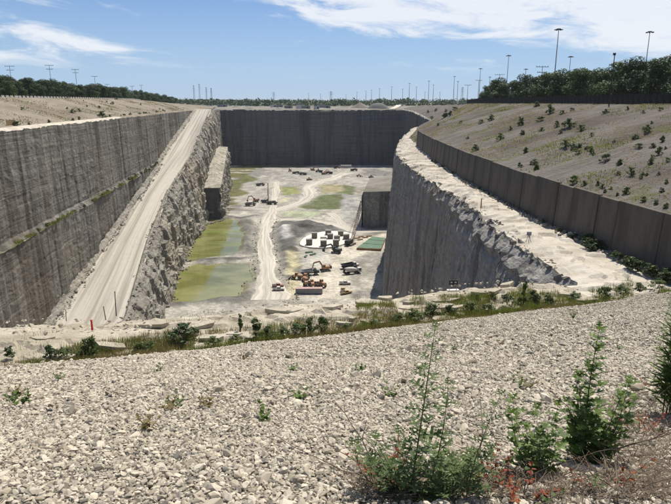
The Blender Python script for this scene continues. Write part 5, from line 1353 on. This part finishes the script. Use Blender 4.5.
lattice_tower(273.6, 92, 1500, 'single grey lattice pylon beyond the middle of the far wall', None, 6); lattice_tower(331, 91.3, 1400, 'broad lattice pylon left of the stockpile domes', None, 7); lattice_tower(462.6, 87, 800, 'short lattice pylon near the end of the wood', None, 4)

# ------------------------------------------------------------------ far rim: stockpiles, road, sheds
def mound(name, label, c, rx, ry, h, mat, seed, flat=0.0):
    a = np.linspace(0, 2 * math.pi, 40, endpoint=False)[:, None]; v = np.linspace(0, 1, 14)[None, :]
    X = np.cos(a) * rx * v; Y = np.sin(a) * ry * v; Z = h * np.minimum(1 - v ** (1.5 + flat), 1) + 1.6 * fbm(X * .12, Y * .12, seed, 4) * (1 - v * .7) - .9
    t = grid_mesh(name, np.stack([X, Y, Z], -1), mat, wrap=True, flip=True, kind=None); t.location = c; return tag(t, label, 'stockpile')
pz = 76.5
p = at_far(360, 110, 850); mound('stockpile', 'brown sand stockpile on the far rim', (p.x, 850, pz), 15, 11, 8.0, MAT['sand'], 3)
p = at_far(378, 110, 842); mound('stockpile', 'steep grey gravel stockpile beside the brown one on the far rim', (p.x, 842, pz), 16, 11, 8.0, soil('grey_stockpile', (.15, .145, .135), (.19, .185, .17), (.12, .115, .105), sc=.1), 8, .8)
Lr, s = resample([(at_far(392, 113, 815).x, 820, 75.2), (at_far(397, 108, 880).x, 880, 77.6), (at_far(399.5, 105, 960).x, 960, 80.4)], 4); nr = normals2(Lr); v = np.linspace(-1, 1, 5)[None, :]
grid_mesh('far_road', np.stack([Lr[:, None, 0] + nr[:, None, 0] * v * 4, Lr[:, None, 1] + nr[:, None, 1] * v * 4, Lr[:, None, 2] + .5 + 0 * v], -1), MAT['road'])
for i in range(12):
    y = random.uniform(818, 905); px = random.uniform(220, 345); x = (px - 335.5) / 598 * y; L_ = random.uniform(6, 16); hh = random.uniform(2.4, 3.6); mt = random.choice(['white_paint', 'container_grey', 'concrete', 'grey_steel'])
    nm = {'white_paint': 'white', 'container_grey': 'dull grey', 'concrete': 'stone grey', 'grey_steel': 'steel grey'}[mt]
    t = thing('storage_shed', f'low {nm} storage shed on the far rim plateau', 'shed', (x, y, 75.0 + (y - 808.5) * .03), R(random.uniform(-20, 20)), 'sheds on the far rim')
    MB().box((0, 0, hh / 2), (L_, 3.2, hh + 1.5)).build('body', MAT[mt], t, bevel=.05); MB().prism([(-L_ / 2 - .2, hh + .7), (L_ / 2 + .2, hh + .7), (L_ / 2 + .2, hh + .9), (-L_ / 2 - .2, hh + .9)], -1.9, 1.9).build('roof', MAT['grey_steel'], t)
    MB().box((L_ * .2, -1.63, hh * .5), (2.2, .08, hh * .8)).build('door', MAT['dark_steel'], t)
for i in range(9):
    y = random.uniform(816, 900); px = random.uniform(222, 350); x = (px - 335.5) / 598 * y; r_ = random.uniform(4, 9)
    o = mound('spoil_heap', 'low grey spoil heap on the far rim plateau', (x, y, 75.4 + (y - 808.5) * .03), r_ * 1.6, r_, random.uniform(1.5, 3.2), MAT['far_bench'], i + 20); o['group'] = 'spoil heaps on the far rim'; o['category'] = 'heap'

# ------------------------------------------------------------------ foreground weeds
def leaf_mesh(name, kind, seed):
    r = random.Random(seed)
    if kind == 'lobed': side = [(0, .015), (.16, .04), (.22, .22), (.33, .30), (.38, .10), (.48, .12), (.52, .33), (.66, .34), (.68, .10), (.78, .12), (.84, .22), (.9, .10), (1.0, 0)]
    elif kind == 'fine': side = [(0, .01), (.2, .02), (.24, .26), (.34, .34), (.32, .05), (.46, .05), (.52, .34), (.64, .36), (.6, .06), (.74, .06), (.82, .24), (.86, .06), (1.0, 0)]
    elif kind == 'narrow': side = [(0, .01), (.2, .05), (.5, .065), (.8, .04), (1.0, 0)]
    else: side = [(0, .02), (.15, .2), (.35, .3), (.6, .26), (.82, .13), (1.0, 0)]
    bm = bmesh.new(); droop = r.uniform(.12, .3); fold = r.uniform(.12, .3)
    def P(x, y): return (x, y, -droop * x * x + fold * abs(y) + .03 * math.sin(9 * x + 7 * y))
    for s in (1, -1):
        mid = [bm.verts.new(P(x, 0)) for x in (0, .25, .5, .75, 1.0)]
        out = [bm.verts.new(P(x, s * y * r.uniform(.85, 1.15))) for x, y in side[:-1]]
        vs = mid + out[::-1]
        bm.faces.new(vs if s < 0 else vs[::-1])
    bmesh.ops.triangulate(bm, faces=bm.faces[:]); me = bpy.data.meshes.new(name); bm.to_mesh(me); bm.free(); return me
LEAF = {k: [leaf_mesh('leaf', k, i * 7 + 3) for i in range(3)] for k in ('lobed', 'fine', 'narrow', 'oval')}
LMAT = {}
def leaf(root, p, yaw, pitch, size, kind, mat, roll=0.0):
    i = random.randrange(3); key = (kind, i, mat)
    if key not in LMAT: m_ = LEAF[kind][i].copy(); m_.materials.append(MAT[mat]); LMAT[key] = m_
    o = bpy.data.objects.new('leaf', LMAT[key]); C.objects.link(o); o.parent = root; o.location = p
    o.rotation_euler = (roll, -pitch, yaw); o.scale = (size,) * 3; return o
def stem_with_leaves(root, base, top, n, size, kind, mat, r_=.006, bend=.05, first=.12, bushy=1.0):
    base, top = Vector(base), Vector(top); b = Vector((random.uniform(-bend, bend), random.uniform(-bend, bend), 0)); pts = []
    for i in range(8):
        f = i / 7; pts.append(base.lerp(top, f) + b * math.sin(f * math.pi))
    MB().path(pts, [r_ * (1 - .75 * i / 7) for i in range(8)], 6).build('stem', MAT['stem'], root, smooth=True)
    a = random.uniform(0, 6.3)
    for i in range(n):
        f = first + (1 - first) * (i + random.random() * .6) / n; k = min(f * 7, 6.99); p = pts[int(k)].lerp(pts[int(k) + 1], k - int(k))
        a += 2.4 + random.uniform(-.3, .3); s = size * (1.15 - .65 * f) * random.uniform(.75, 1.2)
        leaf(root, p, a, random.uniform(.15, .75) * bushy, s, kind, mat, random.uniform(-.3, .3))
    for i in range(4): leaf(root, pts[-1], a + i * 1.6, random.uniform(.7, 1.2), size * .42, kind, mat)
# tall thin weed with a bushy foot
b = on_gravel(409, 497); t = thing('tall_weed', 'tall thin grey green weed with bushy foot rising from the gravel', 'weed', b - Vector((0, 0, .05)))
stem_with_leaves(t, (0, 0, 0), (.17, .1, 1.50), 40, .19, 'fine', 'mug_leaf', .009, .04, .1)
stem_with_leaves(t, (.15, .05, 0), (.30, .12, 1.0), 26, .18, 'fine', 'mug_leaf', .007, .05)
stem_with_leaves(t, (.45, -.05, 0), (.72, .1, .92), 22, .17, 'fine', 'mug_leaf', .006, .05)
for i in range(11):
    a = random.uniform(0, 6.3); q = random.uniform(.05, .38); stem_with_leaves(t, (math.cos(a) * q * .5 + .12, math.sin(a) * q * .4, 0), (math.cos(a) * q * 1.7 + .14, math.sin(a) * q, random.uniform(.3, .62)), 15, .19, 'fine', 'mug_leaf', .005, .04)
b = on_gravel(456, 488); t = thing('leafy_weed', 'low leafy green weed beside the tall thin weed on the gravel', 'weed', b - Vector((0, 0, .05)))
for i in range(6):
    a = random.uniform(0, 6.3); q = random.uniform(.03, .2); stem_with_leaves(t, (math.cos(a) * q * .5, math.sin(a) * q * .4, 0), (math.cos(a) * q * 1.7, math.sin(a) * q, random.uniform(.3, .62)), 11, .15, 'lobed', 'weed_leaf', .005, .04)
# broad bright weed
b = on_gravel(585, 462); t = thing('bushy_weed', 'bright green bushy weed with one tall leafy spire on the gravel', 'weed', b - Vector((0, 0, .05)))
stem_with_leaves(t, (0, 0, 0), (.03, .1, 1.45), 56, .22, 'lobed', 'weed_leaf', .010, .04, .08, 1.2); stem_with_leaves(t, (.1, 0, 0), (.36, .05, .92), 34, .21, 'lobed', 'weed_leaf', .008, .04)
stem_with_leaves(t, (-.08, 0, 0), (-.12, .1, .95), 34, .21, 'lobed', 'weed_leaf', .008, .04); stem_with_leaves(t, (.05, -.05, 0), (.22, -.1, .85), 22, .19, 'lobed', 'weed_leaf', .008, .04)
for i in range(7):
    a = random.uniform(0, 6.3); q = random.uniform(.1, .3); stem_with_leaves(t, (math.cos(a) * q * .5, math.sin(a) * q * .4, 0), (math.cos(a) * q * 1.6, math.sin(a) * q, random.uniform(.35, .8)), 13, .18, 'lobed', 'weed_leaf', .006, .04)
b = on_gravel(543, 472); t = thing('spreading_weed', 'lower spreading green weed beside the tall leafy spire', 'weed', b - Vector((0, 0, .05)))
for i in range(8):
    a = random.uniform(0, 6.3); q = random.uniform(.05, .26); stem_with_leaves(t, (math.cos(a) * q * .5, math.sin(a) * q * .4, 0), (math.cos(a) * q * 1.7, math.sin(a) * q, random.uniform(.4, .85)), 12, .19, 'lobed', 'weed_leaf', .005, .04)
# narrow leaved plant at the right
b = on_gravel(668, 416); t = thing('narrow_leaved_weed', 'tall narrow leaved green weed in a clump of dead brown stalks', 'weed', b - Vector((0, 0, .05)))
for i in range(14):
    a = random.uniform(0, 6.3); q = random.uniform(.05, .34); stem_with_leaves(t, (math.cos(a) * q * .4, math.sin(a) * q * .4, 0), (math.cos(a) * q * .8 + .05, math.sin(a) * q, random.uniform(1.1, 1.95)), 55, .32, 'narrow', 'weed_leaf', .006, .04, .2)
b = on_gravel(573, 319); t = thing('rosette_weed', 'small green rosette weed alone in the middle of the gravel bank', 'weed', b)
for i in range(8):
    a = random.uniform(0, 6.3); q = random.uniform(.1, .5); stem_with_leaves(t, (0, 0, 0), (math.cos(a) * q, math.sin(a) * q, random.uniform(.35, .85)), 9, .32, 'narrow', 'weed_leaf', .015, .04, .1)
# red leaved creepers
for i, (px, py, n, sp) in enumerate([(383, 488, 12, .35), (497, 484, 13, .3), (640, 432, 12, .4), (392, 462, 6, .2), (520, 500, 8, .35), (650, 385, 7, .4), (610, 492, 6, .4)]):
    b = on_gravel(px, py); t = thing('red_creeper', 'low creeper with red and orange leaves among the gravel weeds', 'creeper', b, 0, 'red leaved creepers')
    for k in range(n):
        a = random.uniform(0, 6.3); q = random.uniform(.3, 1) * sp; stem_with_leaves(t, (math.cos(a) * q * .3, math.sin(a) * q * .3, 0), (math.cos(a) * q, math.sin(a) * q + .0, random.uniform(.06, .32)), 7, .07, 'oval', 'red_leaf' if k % 4 else 'mug_leaf', .004, .05, .3)
# dead stalks
def twig(px, py, L_, az, el, name='dead_stalk', r_=.006):
    b = on_gravel(px, py); d = Vector((math.cos(az) * math.cos(el), math.sin(az) * math.cos(el), math.sin(el))); pts = []; j = Vector((random.gauss(0, .05), random.gauss(0, .05), random.gauss(0, .04)))
    for i in range(6): f = i / 5; pts.append(d * L_ * f + j * math.sin(f * 3.1) + Vector((random.gauss(0, .012), random.gauss(0, .012), .05)))
    t = thing(name, 'dry brown dead stalk lying among the gravel weeds', 'stalk', b, 0, 'dead stalks among the weeds')
    MB().path(pts, [r_ * (1 - .1 * i) for i in range(6)], 5).build('main_stalk', MAT['twig'], t)
    for k in range(random.randint(1, 3)):
        i = random.randint(2, 4); e = pts[i] + (d + Vector((random.gauss(0, .5), random.gauss(0, .5), random.gauss(0, .4)))).normalized() * L_ * .3; MB().path([pts[i], (pts[i] + e) / 2, e], [r_ * .6, r_ * .45, r_ * .25], 4).build('side_twig', MAT['twig'], t)
for i in range(46):
    px, py = (random.uniform(585, 675), random.uniform(385, 500)) if i < 30 else (random.uniform(350, 400), random.uniform(455, 500)) if i < 38 else (random.uniform(440, 560), random.uniform(470, 502))
    twig(px, py, random.uniform(.3, .95), random.uniform(0, 6.3), random.uniform(0, .75), r_=random.uniform(.004, .008))
twig(612, 501, 1.1, R(68), R(-12), r_=.012)
# tiny weeds and black scraps scattered on the gravel
for i, (px, py) in enumerate([(18, 397), (14, 402), (22, 405), (172, 410), (175, 407), (158, 372), (208, 408), (292, 372), (300, 400), (330, 350), (390, 398), (520, 388), (528, 390), (420, 370), (60, 380), (245, 360), (110, 365), (455, 352), (500, 345), (620, 350), (360, 372), (150, 430), (265, 420)]):
    b = on_gravel(px, py); t = thing('seedling', 'tiny yellow green seedling sprouting between the gravel stones', 'seedling', b, 0, 'seedlings on the gravel')
    for k in range(5): a = random.uniform(0, 6.3); stem_with_leaves(t, (0, 0, 0), (math.cos(a) * .14, math.sin(a) * .14, random.uniform(.1, .24)), 4, .12, 'oval', 'weed_leaf' if i % 3 else 'dry_grass', .006, .02)
for px, py in [(49, 412), (69, 402), (90, 390), (505, 362)]:
    b = on_gravel(px, py); o = MB().box((0, 0, .05), (.22, .13, .1), taper=.8).build('plastic_scrap', MAT['dark_steel'], bevel=.02); o.location = b; o.scale = (.5, .5, .5); o.rotation_euler = (-.3, .2, random.uniform(0, 3)); tag(o, 'small black scrap lying on the gravel bank', 'scrap', 'black scraps on the gravel')

# ------------------------------------------------------------------ thin summer haze filling the air over the whole place
mh = bpy.data.materials.new('summer_haze'); mh.use_nodes = True; hz = NT(mh.node_tree); hz.nt.nodes.clear()
pv = hz.n('ShaderNodeVolumePrincipled'); pv.inputs['Color'].default_value = (.80, .90, 1.0, 1); pv.inputs['Density'].default_value = .00005; pv.inputs['Anisotropy'].default_value = .2
mo = hz.n('ShaderNodeOutputMaterial'); hz.ln(pv.outputs[0], mo.inputs['Volume'])
o = MB().box((0, 420, 73.5), (36000, 36000, 157)).build('haze', mh); o['kind'] = 'stuff'
